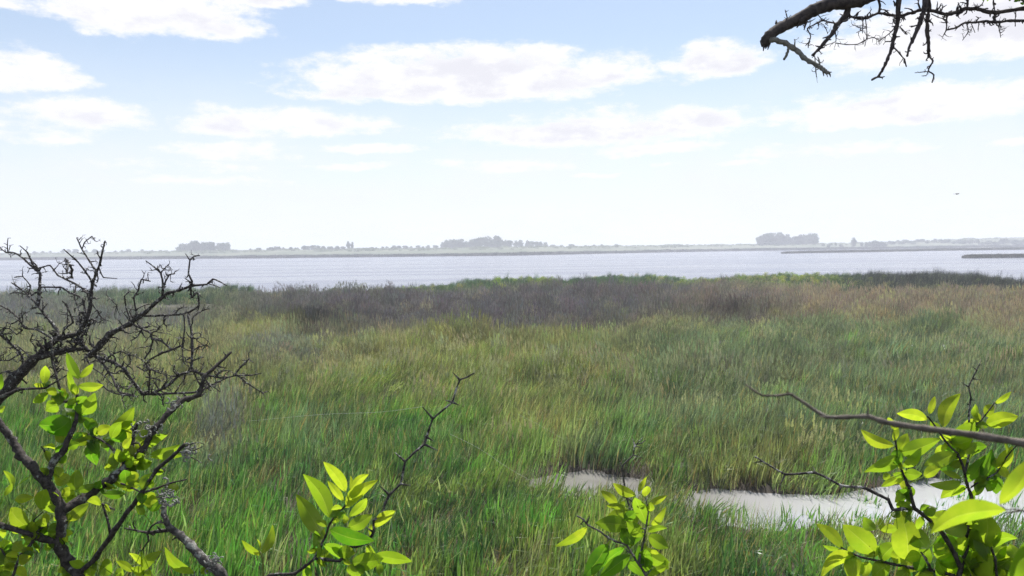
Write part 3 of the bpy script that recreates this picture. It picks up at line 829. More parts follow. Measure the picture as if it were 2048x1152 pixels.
class Plant:
    def __init__(s, ox, oy, sc, depth, seed):
        s.ox, s.oy, s.sc, s.d = ox, oy, sc, depth
        s.r = random.Random(seed); s.nodes = []            # (px, py, depth, radius, dirx, diry)
        s.b = {}; s.sub = []; s.fol = {}; s.wmul = 1.0; s.cur = None; s.straight = .7
    def px(s, x, y): return s.ox + x / s.sc, s.oy + y / s.sc
    def near(s, px, py, lim):
        best, bd = None, lim
        for q in s.nodes:
            d = math.hypot(q[0] - px, q[1] - py)
            if d < bd: best, bd = q, d
        return best, bd
    def get(s, key):
        if key not in s.b: s.b[key] = MB()
        return s.b[key]
    def owner(s, n_):
        return s.get(n_[6] if n_ else next(iter(s.b)))
    def line(s, pts, w0, w1, part='branch', depth=None, slope=None, spurs=.0, wig=.35, sub=4, knob=.13, spurlen=14, sides=7):
        """polyline in crop pixels, widths in crop pixels"""
        q = [s.px(*p) for p in pts]
        L = sum(math.hypot(q[i + 1][0] - q[i][0], q[i + 1][1] - q[i][1]) for i in range(len(q) - 1))
        n0, _ = s.near(*q[0], 9); n1, _ = s.near(*q[-1], 6)
        d0 = depth if depth is not None else (n0[2] if n0 else (n1[2] if n1 else s.d))
        if n1 and depth is None and n0: d1 = n1[2]
        else:
            sl = slope if slope is not None else s.r.uniform(-.45, .45)
            d1 = d0 + sl * L / FOC * d0
        w0, w1 = w0 * s.wmul, w1 * s.wmul; key = (part, len(s.b)); s.get(key)
        cp = []; acc = 0; ph = s.r.uniform(0, 6)
        for i, (x, y) in enumerate(q):
            if i: acc += math.hypot(x - q[i - 1][0], y - q[i - 1][1])
            t = acc / L; d = d0 + (d1 - d0) * t + math.sin(ph + acc / 23) * .004 * d0 * (1 if 0 < i < len(q) - 1 else 0)
            cp.append((x, y, d, (w0 + (w1 - w0) * t) / s.sc / 2))
        fine_ = catmull(cp, sub, s.straight); out = []
        for i, (x, y, d, rp) in enumerate(fine_):
            j = wig * (1 if 0 < i < len(fine_) - 1 else 0)
            x += s.r.uniform(-j, j) * rp * .6; y += s.r.uniform(-j, j) * rp * .6
            v = P(x, y, d); out.append((v.x, v.y, v.z, max(rp, .3) / FOC * d))
            k = fine_[min(i + 1, len(fine_) - 1)]; h = fine_[max(i - 1, 0)]
            s.nodes.append((x, y, d, rp, k[0] - h[0], k[1] - h[1], key))
        tube(s.get(key), out, sides, knob, s.r); s.cur = key
        if spurs:
            for i in range(1, len(out) - 1):
                if s.r.random() < spurs:
                    v = Vector(out[i][:3]); ax_ = (Vector(out[i + 1][:3]) - v).normalized()
                    dr = (Vector((s.r.gauss(0, 1), s.r.gauss(0, .6), s.r.gauss(0, 1))).normalized() + ax_ * .35).normalized()
                    ln = spurlen / FOC * fine_[i][2] * s.r.uniform(.5, 1.5); r1 = min(out[i][3] * .55, 2.0 / FOC * fine_[i][2]) + .0002
                    pts_ = [(*v, r1)]; c = v.copy()
                    for k in range(3):
                        dr = (dr + Vector((s.r.gauss(0, .4), s.r.gauss(0, .4), s.r.gauss(0, .4)))).normalized(); c = c + dr * ln / 3
                        pts_.append((*c, r1 * (.95 - .25 * k)))
                    tube(s.get(key), pts_, 5, .25, s.r)
                    if s.r.random() < .45:
                        dr2 = (dr + Vector((s.r.gauss(0, .8), s.r.gauss(0, .8), s.r.gauss(0, .8)))).normalized()
                        m_ = Vector(pts_[2][:3]); tube(s.get(key), [(*m_, r1 * .7), (*(m_ + dr2 * ln * .25), r1 * .6), (*(m_ + dr2 * ln * .5), r1 * .3)], 5, .2, s.r)
        return s
    def thorns(s, lst, w=9, part='thorn'):
        for (a, b_, c, d) in lst:
            q0 = s.px(a, b_); q1 = s.px(c, d); n0, _ = s.near(*q0, 12); dd = n0[2] if n0 else s.d
            e = dd + s.r.uniform(-.01, .01) * dd
            pts_ = []
            for t in (0, .35, .7, 1):
                v = P(q0[0] + (q1[0] - q0[0]) * t, q0[1] + (q1[1] - q0[1]) * t, dd + (e - dd) * t); pts_.append((*v, w / s.sc / 2 / FOC * dd * (1 - .75 * t)))
            tb_ = MB(); tube(tb_, pts_, 6, .08, s.r); s.sub.append((part, n0[6] if n0 else None, tb_))
    def grow(s, count, lmin, lmax, w, part='branch', region=None, zig=.75, depthj=.5, kids=2):
        """gnarled side twigs in random directions from existing wood (lengths in photo px)"""
        base = [q for q in s.nodes if region is None or (region[0] < q[0] < region[2] and region[1] < q[1] < region[3])]
        for _ in range(count):
            q = s.r.choice(base); s._twig(P(q[0], q[1], q[2]), q, s.r.uniform(lmin, lmax) / FOC * q[2], min(w, q[3] * 1.6) / 2 / FOC * q[2], part, zig, kids, depthj)
    def _twig(s, p, q, L, r0_, part, zig, kids, dj):
        an = s.r.uniform(0, 6.283)
        dr = (R_ * math.cos(an) + U_ * (math.sin(an) * 1.0 + .25) + f_ * s.r.gauss(0, dj)).normalized()
        n_ = max(4, int(L / (5.0 / FOC * q[2]))); n_ = min(n_, 16); pts_ = [(*p, r0_)]; c = p.copy()
        for i in range(n_):
            dr = (dr + Vector((s.r.gauss(0, zig * .6), s.r.gauss(0, zig * .6), s.r.gauss(0, zig * .6)))).normalized()
            c = c + dr * L / n_; rr = r0_ * (1 - .55 * (i + 1) / n_)
            pts_.append((*c, rr))
            if kids and i in (n_ // 2, n_ - 1) and s.r.random() < .8:
                s._twig(c.copy(), q, L * s.r.uniform(.25, .5), rr * .85, part, zig, kids - 1, dj)
        tube(s.owner(q), pts_, 5, .22, s.r)
    def leaf(s, x0, y0, x1, y1, w, lv=None, dz=None, roll=None, part=None, stalk=True, depth=None, bend=None):
        """leaf from its base to its tip in crop pixels, width in crop pixels"""
        r = s.r
        a = s.px(x0, y0); b_ = s.px(x1, y1); n0, nd = s.near(*a, 60)
        d0 = depth if depth is not None else (n0[2] if n0 else s.d) + (r.uniform(-.010, .010) * s.d if nd > 4 else 0)
        L = math.hypot(b_[0] - a[0], b_[1] - a[1]) / FOC * d0; W = w * 1.2 / s.sc / FOC * d0 / 2
        d1 = d0 + (dz if dz is not None else r.uniform(-.45, .45)) * L
        p0 = P(*a, d0); p1 = P(*b_, d1); ax_ = p1 - p0; Lw = ax_.length; ax_.normalize()
        side = ax_.cross(f_).normalized(); nrm = side.cross(ax_).normalized()
        ro = roll if roll is not None else r.gauss(0, .24)
        side, nrm = side * math.cos(ro) + nrm * math.sin(ro), nrm * math.cos(ro) - side * math.sin(ro)
        W = W / max(.55, math.cos(ro))
        lv = min(1, max(0, lv + r.gauss(0, .16))) if lv is not None else min(1, max(0, r.gauss(.60, .28)))
        fold = r.uniform(.05, .30); bd = (bend if bend is not None else r.uniform(-.16, .16)); sb = r.uniform(-.10, .10)
        wav = r.uniform(0, 6); fk = n0[6] if n0 else next(iter(s.b))
        if fk not in s.fol: s.fol[fk] = MB(); s.fol[fk].vein = []
        B = s.fol[fk]; n0_ = len(B.v); NS = 11; cols = (-1, -.62, -.3, -.07, 0, .07, .3, .62, 1)
        pw = r.uniform(.75, 1.15)
        for i in range(NS + 1):
            t = i / NS
            prof = (math.sin(math.pi * t ** .90) ** .70) * (1 - .28 * t ** 2.6 * pw) if 0 < t < 1 else .02
            c = p0 + ax_ * Lw * t + nrm * (math.sin(math.pi * t) * bd * Lw) + side * (math.sin(math.pi * t) * sb * Lw)
            for u_ in cols:
                z = abs(u_) * fold * W * prof + math.sin(wav + t * 9 + u_ * 2) * .035 * W
                v = c + side * (u_ * W * prof) + nrm * z
                B.v.append(tuple(v)); B.a.append(lv)
                B.vein.append(1.0 if abs(u_) < .03 else (.78 if abs(u_) < .1 else max(0, .5 + .42 * math.cos((t - abs(u_) * .28) * 44))))
        k = len(cols)
        for i in range(NS):
            for j in range(k - 1):
                B.f.append((n0_ + i * k + j, n0_ + i * k + j + 1, n0_ + (i + 1) * k + j + 1, n0_ + (i + 1) * k + j))
        if stalk and n0 is not None and 1.0 < nd < 60:
            q = P(n0[0], n0[1], n0[2]); rr = .9 / FOC * d0
            m0 = len(B.v); tube(B, [(*q, rr), (*(q.lerp(p0, .5) + U_ * .02 * nd / FOC * d0), rr * .9), (*p0, rr * .8), (*(p0 + ax_ * Lw * .1), rr * .5)], 5, .05, r); B.vein.extend([.95] * (len(B.v) - m0))
    def leaves(s, lst, **kw):
        for q in lst: s.leaf(*q, **kw)
    def sprig(s, count, lmin, lmax, region=None, lv=None, wr=.5):
        """extra leaves on existing wood, lengths in photo px"""
        base = [q for q in s.nodes if region is None or (region[0] < q[0] < region[2] and region[1] < q[1] < region[3])]
        for _ in range(count):
            q = s.r.choice(base); an = s.r.uniform(0, 6.283); L = s.r.uniform(lmin, lmax)
            ox, oy = s.ox, s.oy; x0 = (q[0] + math.cos(an) * 3 - ox) * s.sc; y0 = (q[1] - math.sin(an) * 3 - oy) * s.sc
            s.leaf(x0, y0, x0 + math.cos(an) * L * s.sc, y0 - math.sin(an) * L * s.sc, L * wr * s.sc, lv=lv, dz=s.r.uniform(-.8, .8), roll=s.r.gauss(0, .5))
    def root(s, x, y, w, gx, gy, part='stem'):
        """carry a stem from the frame's edge down to the bank"""
        q = s.px(x, y); n0, _ = s.near(*q, 14); d = n0[2] if n0 else s.d
        p0 = P(*q, d); g = Vector((gx, gy, float(height(gx, gy)) - .05)); pts_ = []
        rr = w / s.sc / 2 / FOC * d
        for i in range(9):
            t = i / 8; v = p0.lerp(g, t) + Vector((math.sin(t * 3.1) * .05 + s.r.uniform(-.01, .01), s.r.uniform(-.01, .01), -.0)) * (1 if 0 < i < 8 else 0)
            pts_.append((*v, rr * (1 + 1.1 * t)))
        tube(s.get((part, len(s.b))), catmull(pts_, 3), 9, .1, s.r)
    def finish(s, name, label, category, mats, loc, group=None):
        t = empty(name, loc, label, category, group)
        obs = {}
        for key, b in s.b.items():
            if not b.f: continue
            part = key[0]; o = link(part, b.mesh(part, mats=[mats.get(part, mats['*'])])); adopt(o, t); obs[key] = o
        for part, key, b in s.sub:
            o = link(part, b.mesh(part, mats=[mats.get(part, mats['*'])]))
            if key in obs: o.parent = obs[key]
            else: adopt(o, t)
        for key, b in s.fol.items():
            me = b.mesh('foliage', 'lv', mats=[M_leaf])
            a = me.attributes.new('vein', 'FLOAT', 'POINT'); a.data.foreach_set('value', np.array(b.vein, dtype=np.float32))
            o = link('foliage', me)
            if key in obs: o.parent = obs[key]
            else: adopt(o, t)
        return t


def gz(x, y): return float(height(x, y))


# ---- the bare thorn tree at left, about 3 m off
B = Plant(0, 450, 3.291, 3.0, 5); B.wmul = 1.08
B.line([(-260, 1300), (-120, 1190), (0, 1090), (100, 1010), (200, 910), (300, 815), (390, 745), (500, 720)], 88, 30, 'trunk', slope=.1)
B.line([(-60, 1190), (60, 1080), (150, 960), (220, 880), (330, 850), (430, 830), (540, 815)], 74, 26, 'trunk', slope=.1)
B.line([(350, 770), (380, 690), (300, 600), (240, 520), (185, 460), (150, 430), (75, 380)], 20, 7, spurs=.3)
B.line([(250, 540), (260, 440), (265, 320), (230, 290), (130, 200), (80, 180), (40, 180), (0, 150)], 22, 7, spurs=.25)
B.line([(230, 290), (180, 180), (135, 140)], 11, 6, spurs=.3)
B.line([(50, 180), (48, 130), (52, 88)], 7, 5)
B.line([(250, 320), (270, 280), (330, 265), (380, 330), (500, 390), (560, 430), (600, 460)], 9, 12, spurs=.3)
B.line([(510, 725), (560, 640), (590, 560), (600, 450), (610, 380), (635, 310), (660, 250), (680, 150), (692, 105)], 28, 9, spurs=.3)
B.line([(610, 380), (560, 300), (500, 230), (420, 160)], 12, 7, spurs=.25)
B.line([(635, 300), (590, 240), (540, 160), (505, 85)], 12, 7, spurs=.15)
B.line([(540, 160), (560, 110), (605, 75), (625, 105)], 8, 6)
B.line([(652, 285), (680, 345), (770, 352)], 8, 5, spurs=.1)
B.line([(260, 410), (400, 410), (450, 440), (540, 480), (560, 560), (580, 600)], 10, 12, spurs=.25)
B.line([(590, 860), (650, 800), (720, 720), (850, 650), (950, 580), (1050, 490), (1100, 450), (1180, 430), (1260, 400), (1360, 390), (1400, 355), (1440, 370), (1495, 400)], 40, 6, spurs=.22)
B.line([(1070, 470), (1075, 400), (1060, 320), (1020, 280), (960, 235)], 18, 6, spurs=.25)
B.line([(1075, 410), (1110, 330), (1150, 320)], 12, 8, spurs=.5)
B.line([(1060, 310), (1085, 285), (1110, 260)], 9, 6, spurs=.5)
B.line([(1260, 400), (1265, 370), (1240, 320), (1250, 230), (1280, 205), (1315, 200)], 14, 6, spurs=.15)
B.line([(1370, 385), (1420, 400), (1450, 415)], 8, 4)
B.line([(1255, 400), (1260, 480), (1300, 440), (1310, 530), (1250, 570), (1180, 590), (1050, 595), (950, 600)], 11, 11, spurs=.3)
B.line([(1235, 590), (1260, 700), (1265, 800), (1260, 950)], 13, 17, spurs=.15)
B.line([(1210, 590), (1215, 690), (1200, 790), (1205, 880), (1210, 915)], 9, 8, spurs=.1)
B.line([(870, 650), (930, 680), (990, 710), (1000, 750), (1060, 760), (1130, 820), (1200, 790)], 14, 12, spurs=.3)
B.line([(1130, 820), (1050, 850), (980, 890), (960, 920)], 14, 9, spurs=.3)
B.line([(1005, 760), (985, 830), (950, 880)], 12, 9, spurs=.3)
B.line([(860, 640), (830, 540), (820, 470), (850, 440)], 10, 7, spurs=.3)
B.line([(880, 620), (900, 590), (880, 480), (910, 430), (930, 360), (990, 370)], 12, 8, spurs=.3)
B.line([(700, 460), (740, 500), (770, 530), (775, 560)], 6, 5)
B.line([(510, 740), (560, 810), (640, 870), (740, 900), (820, 950), (880, 1040), (940, 1110), (1000, 1110), (1100, 1060), (1180, 990), (1260, 960), (1330, 980), (1420, 1000), (1480, 1010)], 26, 12, spurs=.3)
B.line([(640, 870), (740, 1000), (760, 1060), (800, 1110), (880, 1120)], 16, 10, spurs=.3)
B.line([(1000, 1115), (1100, 1110), (1300, 1100), (1400, 1050), (1480, 1010), (1560, 990), (1640, 1050), (1730, 1105), (1760, 1095)], 15, 7, spurs=.35)
B.line([(1560, 990), (1650, 990), (1720, 975)], 10, 6, spurs=.3)
B.line([(1540, 990), (1590, 930), (1640, 880)], 12, 9, spurs=.4)
B.line([(400, 800), (420, 690), (480, 640), (440, 530), (410, 500)], 14, 9, spurs=.35)
B.line([(0, 530), (60, 560), (130, 620), (160, 680), (250, 690), (340, 745)], 9, 12, spurs=.3)
B.line([(0, 720), (60, 770), (120, 830), (150, 870), (150, 930)], 14, 14, spurs=.3)
B.line([(130, 850), (60, 890), (-30, 890)], 10, 8, spurs=.3)
B.line([(150, 640), (150, 590), (170, 570)], 7, 6, spurs=.3)
B.line([(340, 790), (340, 880), (370, 960), (370, 1010)], 14, 12, spurs=.3)
B.line([(185, 470), (200, 400), (150, 340), (95, 345)], 9, 6, spurs=.3)
B.line([(160, 455), (100, 440), (65, 455)], 8, 6, spurs=.3)
B.line([(980, 1100), (985, 960), (950, 900)], 12, 9, spurs=.5)
B.line([(500, 390), (490, 480), (520, 560), (560, 600)], 9, 10, spurs=.4)
B.line([(440, 320), (450, 250), (430, 220)], 12, 8, spurs=.6)
B.line([(470, 350), (475, 300), (460, 260)], 12, 10, spurs=.6)
B.line([(1270, 960), (1310, 1040), (1390, 1090)], 10, 8, spurs=.3)
B.grow(60, 8, 30, 5, zig=.55, region=(-40, 560, 430, 830))
B.grow(100, 5, 16, 4.2, zig=.6, region=(-40, 460, 440, 640), depthj=.3)
B.grow(90, 6, 22, 4.2, zig=.6, region=(100, 660, 530, 815), kids=2)
B.grow(70, 8, 36, 6, zig=.9, region=(-80, 620, 180, 860))
for q in ([(690, 890), (740, 850), (800, 830), (850, 860), (900, 850)], [(820, 950), (860, 900), (850, 850)], [(900, 930), (950, 960), (1000, 950), (1060, 980), (1075, 940)], [(960, 1000), (1020, 1010), (1070, 1030)],
          [(880, 1040), (840, 1080), (780, 1060)], [(640, 1020), (700, 1080), (760, 1110), (900, 1130)], [(560, 860), (600, 930), (680, 990), (740, 1050)], [(1060, 1080), (1100, 1020), (1090, 960)], [(1180, 1000), (1140, 960), (1150, 920)],
          [(1300, 1090), (1340, 1040), (1400, 1060), (1450, 1100)], [(1330, 1000), (1370, 1040), (1380, 1090)], [(1420, 1000), (1450, 960), (1520, 960)], [(1265, 830), (1310, 800), (1360, 790), (1385, 810)], [(1262, 900), (1300, 880), (1340, 870)],
          [(1215, 760), (1190, 740), (1170, 760)], [(1265, 740), (1300, 750), (1330, 720)], [(930, 690), (900, 740), (860, 760)], [(640, 560), (660, 600), (700, 640)], [(560, 640), (610, 620), (650, 640), (690, 620)], [(540, 680), (590, 660), (640, 600), (670, 570)],
          [(200, 910), (180, 850), (120, 800), (90, 820)], [(100, 1010), (60, 960), (10, 970)], [(250, 880), (230, 800), (200, 760), (215, 720)], [(150, 690), (110, 720), (60, 680), (0, 690)], [(130, 620), (80, 650), (40, 640)],
          [(300, 610), (280, 560), (310, 520)], [(1090, 600), (1080, 650), (1100, 670)], [(1150, 590), (1180, 550), (1230, 540)], [(1300, 580), (1340, 560), (1380, 550)], [(430, 520), (450, 560), (430, 600)], [(1000, 710), (1040, 690), (1050, 660)]):
    B.line(q, 10, 6, spurs=.45, spurlen=12)
B.grow(105, 14, 40, 4.2, zig=.55, region=(60, 650, 530, 820), kids=2); B.grow(50, 12, 34, 4.2, zig=.5, region=(-20, 500, 300, 700), kids=2, depthj=.3); B.grow(90, 4, 9, 4, zig=.9, kids=0, region=(-40, 460, 520, 800)); B.grow(60, 12, 46, 6, zig=.8, region=(-20, 640, 300, 800))
B.root(-255, 1298, 84, -3.0, 2.7, 'trunk')
B.finish('thorn_tree', 'bare gnarled thorn tree without leaves, at left against the lake', 'tree', {'trunk': M_bark, '*': M_twig}, (-3.0, 2.7, gz(-3.0, 2.7)))

# ---- leafy shrub at lower left
A = Plant(0, 680, 2.441, 1.15, 6)
A.line([(420, 1250), (380, 1152), (330, 1080), (290, 1000), (300, 900), (300, 820), (260, 740), (215, 690), (150, 610), (100, 560), (60, 490), (0, 410), (-60, 340)], 60, 34, 'stem', slope=.05, spurs=.1, sub=5, sides=10)
A.line([(225, 700), (260, 590), (310, 540), (340, 470), (370, 400), (385, 300), (375, 270)], 38, 16, spurs=.2, sides=9)
A.line([(305, 830), (380, 790), (480, 720), (560, 670), (640, 590), (700, 540), (750, 440), (830, 350), (900, 290), (970, 270), (1000, 180), (1074, 110), (1128, 60)], 50, 12, 'stem', spurs=.28, sides=9, slope=.5)
A.line([(620, 600), (560, 540), (500, 490), (430, 460)], 18, 8, spurs=.3)
A.line([(640, 590), (650, 480), (670, 410)], 18, 14, spurs=.1)
A.line([(600, 620), (595, 560), (590, 520)], 10, 6)
A.line([(390, 1130), (470, 1060), (560, 930), (680, 760), (760, 640), (840, 570), (890, 520), (900, 510)], 28, 16, spurs=.12, sides=8)
A.line([(285, 990), (180, 960), (100, 930), (0, 905), (-60, 880)], 40, 20, spurs=.25)
A.line([(-50, 300), (0, 280), (100, 240), (220, 235), (330, 170)], 18, 6, spurs=.1, depth=1.3)
A.line([(1090, 1190), (1074, 1130), (1000, 1080), (930, 1000), (880, 950), (830, 920), (800, 850), (800, 800)], 56, 22, 'crusted_branch', spurs=.25, depth=1.2, sides=9)
A.line([(820, 930), (720, 940), (610, 920)], 20, 8, spurs=.3)
A.line([(720, 940), (745, 905), (790, 880)], 10, 8)
A.line([(720, 945), (725, 980), (690, 1030)], 10, 6)
A.line([(700, 745), (760, 725), (830, 700), (910, 680)], 12, 7, spurs=.15)
A.line([(540, 950), (520, 860), (500, 800), (560, 830)], 14, 7, spurs=.35)
A.line([(165, 960), (150, 1000), (100, 1050), (80, 1100), (60, 1160)], 14, 12, spurs=.1)
A.line([(0, 1010), (40, 1080), (40, 1160)], 10, 10, depth=1.2)
A.line([(155, 955), (165, 880), (210, 840)], 8, 5)
A.line([(170, 940), (230, 900), (240, 930)], 8, 5)
A.line([(260, 100), (250, 0), (256, 110), (290, 230), (310, 300), (340, 300)], 8, 12, depth=1.3)
A.line([(245, 580), (225, 550), (200, 520)], 16, 5)
A.line([(590, 700), (640, 720), (720, 760), (790, 770)], 10, 6, spurs=.3)
# crusted twig tips
for (cx, cy_, rx_, ry_, k) in ((700, 430, 60, 40, 14), (740, 440, 60, 40, 10), (810, 760, 50, 60, 26), (940, 540, 60, 40, 12), (1040, 1090, 60, 50, 26), (850, 310, 40, 30, 10)):
    tipkey = ('crusted_tip', cx)
    for _ in range(k):
        x = cx + A.r.gauss(0, rx_ * .55); y = cy_ + A.r.gauss(0, ry_ * .55); q = A.px(x, y); n0, nd = A.near(*q, 40)
        dd = (n0[2] if n0 else 1.15) + A.r.uniform(-.015, .015); pts_ = []
        a0 = A.r.uniform(0, 6.28); c = P(*q, dd)
        e = Vector((A.r.gauss(0, 1), A.r.gauss(0, 1), A.r.gauss(0, 1))).normalized()
        for j in range(6):
            v = c + (R_ * math.cos(a0 + j * .8) + U_ * math.sin(a0 + j * .8)) * .0035 + e * j * .0008
            pts_.append((*v, .0011 * A.r.uniform(.7, 1.3)))
        tube(A.get(tipkey), pts_, 5, .3, A.r)
A.line([(895, 515), (940, 540), (990, 520)], 8, 4); A.line([(890, 560), (940, 575), (985, 600)], 7, 4, depth=1.17); A.line([(900, 520), (960, 500), (990, 505)], 6, 4)
A.leaves([(385, 190, 325, 60, 44), (390, 185, 455, 115, 28), (380, 225, 505, 220, 42), (215, 215, 222, 125, 38), (355, 230, 330, 150, 34), (370, 260, 330, 195, 40),
          (215, 235, 165, 215, 28), (235, 260, 160, 305, 38), (230, 240, 275, 270, 34), (285, 320, 222, 345, 58), (400, 360, 465, 258, 62),
          (470, 460, 395, 375, 50), (470, 455, 540, 420, 45), (530, 450, 655, 325, 62), (530, 465, 662, 398, 50), (440, 470, 350, 465, 28), (470, 490, 340, 508, 38),
          (560, 500, 480, 500, 22), (600, 440, 640, 490, 40), (725, 525, 818, 463, 36), (735, 560, 880, 510, 46), (730, 570, 905, 560, 28), (650, 570, 700, 490, 44),
          (560, 630, 545, 550, 46), (650, 620, 742, 595, 56), (290, 670, 270, 620, 50), (335, 690, 262, 640, 52), (370, 735, 378, 632, 68), (380, 735, 465, 705, 36),
          (360, 730, 300, 775, 50), (330, 882, 435, 795, 50), (270, 840, 165, 770, 62), (200, 830, 225, 728, 62), (235, 655, 195, 625, 32), (60, 730, 15, 636, 36),
          (70, 780, 165, 768, 38), (50, 820, 150, 922, 80), (235, 930, 165, 920, 38), (570, 690, 700, 700, 42), (590, 720, 680, 715, 32), (610, 750, 500, 750, 38),
          (700, 790, 770, 780, 40), (705, 852, 665, 800, 32), (720, 700, 760, 640, 34), (540, 640, 520, 600, 30), (760, 540, 880, 530, 30), (700, 560, 660, 500, 34),
          (745, 650, 800, 640, 36), (690, 1130, 790, 1030, 46), (690, 1100, 630, 1040, 30), (650, 1130, 565, 1078, 34), (950, 1140, 803, 1010, 50), (480, 1140, 545, 1085, 66),
          (700, 1150, 640, 1110, 42), (980, 1140, 1025, 1115, 30), (-20, 250, 8, 165, 40), (-10, 345, 25, 322, 26), (20, 1030, 112, 980, 32), (345, 1152, 300, 1148, 20),
          (640, 660, 560, 690, 50), (660, 690, 640, 640, 40), (540, 480, 590, 400, 46), (690, 730, 740, 650, 44), (300, 760, 340, 720, 40), (370, 760, 300, 800, 36), (20, 760, 60, 700, 26),
          (740, 1150, 700, 1140, 40), (560, 1150, 600, 1120, 40), (50, 980, 10, 1060, 40), (80, 1100, 10, 1120, 40), (-10, 1130, 60, 1150, 40)])
A.leaves([(350, 410, 188, 412, 90), (345, 385, 230, 450, 80), (400, 370, 430, 300, 54), (455, 500, 470, 612, 66), (430, 440, 450, 380, 60), (610, 440, 545, 490, 60), (400, 450, 340, 520, 46), (430, 480, 480, 560, 46)], lv=.05)
A.sprig(36, 18, 32, (200, 860, 335, 1010), wr=.6); A.sprig(22, 16, 30, (110, 800, 210, 1000), wr=.6, lv=.1)
A.sprig(24, 14, 28, (60, 760, 220, 900), wr=.6)
A.sprig(34, 16, 32, (0, 1000, 70, 1152), wr=.6); A.sprig(26, 16, 30, (90, 1050, 210, 1152), wr=.6); A.sprig(16, 14, 26, (60, 960, 130, 1080), wr=.6)
A.root(420, 1250, 64, -.62, 1.3); A.root(1090, 1190, 60, -.55, 1.35)
A.finish('leafy_shrub', 'leafy shrub at lower left with thick black stems and rounded yellow-green leaves', 'shrub',
         {'stem': M_bark, 'crusted_tip': M_lichen, 'crusted_branch': M_bark_grey, 'stalk': M_greentwig, '*': M_bark}, (-.62, 1.3, gz(-.62, 1.3)))

# ---- sprig with the long zigzag thorn twig, left of the middle
Cc = Plant(400, 700, 2.548, 1.12, 8)
Cc.line([(300, 1230), (330, 1160), (380, 1145), (480, 1140), (540, 1100), (580, 1065), (610, 1010), (640, 950), (662, 885), (690, 845), (735, 800), (765, 745)], 20, 8, 'stem', spurs=.05, sides=8)
Cc.line([(590, 1062), (650, 1068), (710, 1075), (745, 1035), (760, 1005), (800, 1000), (850, 985), (885, 930), (885, 870), (930, 830), (945, 780), (966, 738), (1022, 682), (1035, 620), (1047, 568), (1095, 520), (1143, 480), (1165, 410), (1187, 350), (1240, 305), (1287, 265), (1305, 200), (1325, 152), (1360, 138), (1397, 118)], 17, 8, 'zigzag_twig', spurs=0, sub=3, wig=.1, slope=.15)
Cc.thorns([(966, 740, 915, 692), (1022, 684, 1072, 690), (1047, 570, 993, 522), (1143, 480, 1212, 512), (1187, 350, 1132, 288), (1287, 266, 1322, 282), (1285, 266, 1252, 256), (1325, 154, 1288, 114), (885, 930, 850, 905), (1150, 440, 1185, 462)], 15)
Cc.line([(322, 1170), (322, 1100), (318, 1060), (305, 1025)], 12, 8, 'green_twig')
Cc.leaf(312, 1045, 213, 968, 30, .9); Cc.leaf(312, 1040, 370, 890, 42, .8); Cc.leaf(308, 1015, 290, 962, 12, 1)
Cc.leaves([(742, 722, 628, 568, 62), (730, 768, 650, 665, 38), (742, 805, 908, 662, 58), (765, 712, 768, 638, 15), (765, 722, 860, 632, 36),
           (780, 745, 840, 690, 36), (735, 885, 735, 838, 30), (890, 905, 998, 818, 50)], lv=.95)
Cc.leaves([(662, 855, 525, 632, 80), (625, 952, 490, 733, 66), (760, 850, 850, 755, 44), (755, 905, 878, 838, 60), (582, 1005, 588, 920, 42), (770, 1085, 935, 1060, 84),
           (890, 1045, 1082, 1078, 62), (790, 1085, 800, 1165, 84), (912, 1085, 915, 1152, 34), (600, 1040, 575, 1005, 18), (700, 1030, 792, 1035, 56), (870, 960, 890, 880, 30), (760, 985, 840, 960, 30)], lv=.6)
Cc.leaves([(660, 915, 888, 972, 78), (632, 990, 742, 1078, 64)], lv=.05)
Cc.sprig(16, 18, 36, (600, 1080, 740, 1152), wr=.42); Cc.sprig(8, 16, 28, (650, 980, 700, 1060), wr=.42)
Cc.root(300, 1230, 22, -.30, 1.2)
Cc.finish('sapling_sprig', 'leafy sprig whose long bare zigzag thorn twig rises left of the photo centre', 'shrub',
          {'stem': M_bark, 'green_twig': M_greentwig, 'stalk': M_greentwig, 'zigzag_twig': M_twig, 'bare_twig': M_twig, 'thorn': M_twig, '*': M_bark}, (-.30, 1.2, gz(-.30, 1.2)))

# ---- sprig in front of the puddle's left end
D = Plant(1000, 820, 3.47, 1.10, 9)
D.line([(1100, 1300), (1020, 1160), (950, 1050), (880, 940), (800, 910), (740, 880), (690, 840), (610, 800), (580, 760), (535, 735)], 20, 11, 'stem', spurs=.12, sides=8)
D.line([(965, 1065), (985, 960), (1000, 900), (1015, 800), (1030, 700), (1010, 610)], 18, 8, 'stem', spurs=.1)
D.line([(880, 940), (890, 840), (900, 730), (940, 660), (900, 620), (850, 600)], 12, 10, 'stem', spurs=.3)
D.line([(905, 700), (880, 610), (860, 500), (850, 390), (885, 350), (922, 318), (935, 245), (980, 230), (1012, 210)], 14, 7, 'zigzag_twig', wig=.1, sub=3, slope=.2)
D.thorns([(850, 390, 808, 318), (925, 312, 988, 335), (935, 245, 918, 188), (935, 250, 990, 262), (600, 790, 625, 740), (935, 250, 1000, 180)], 10)
D.leaves([(605, 815, 383, 947, 56), (940, 592, 783, 508, 60), (815, 652, 698, 558, 54), (870, 672, 738, 664, 38), (960, 572, 1017, 463, 32), (1010, 602, 1022, 528, 54),
          (1030, 652, 1157, 593, 38), (1050, 705, 1045, 640, 42), (1050, 800, 1152, 668, 38), (835, 640, 870, 668, 40), (1040, 980, 1100, 1000, 30)], lv=.95)
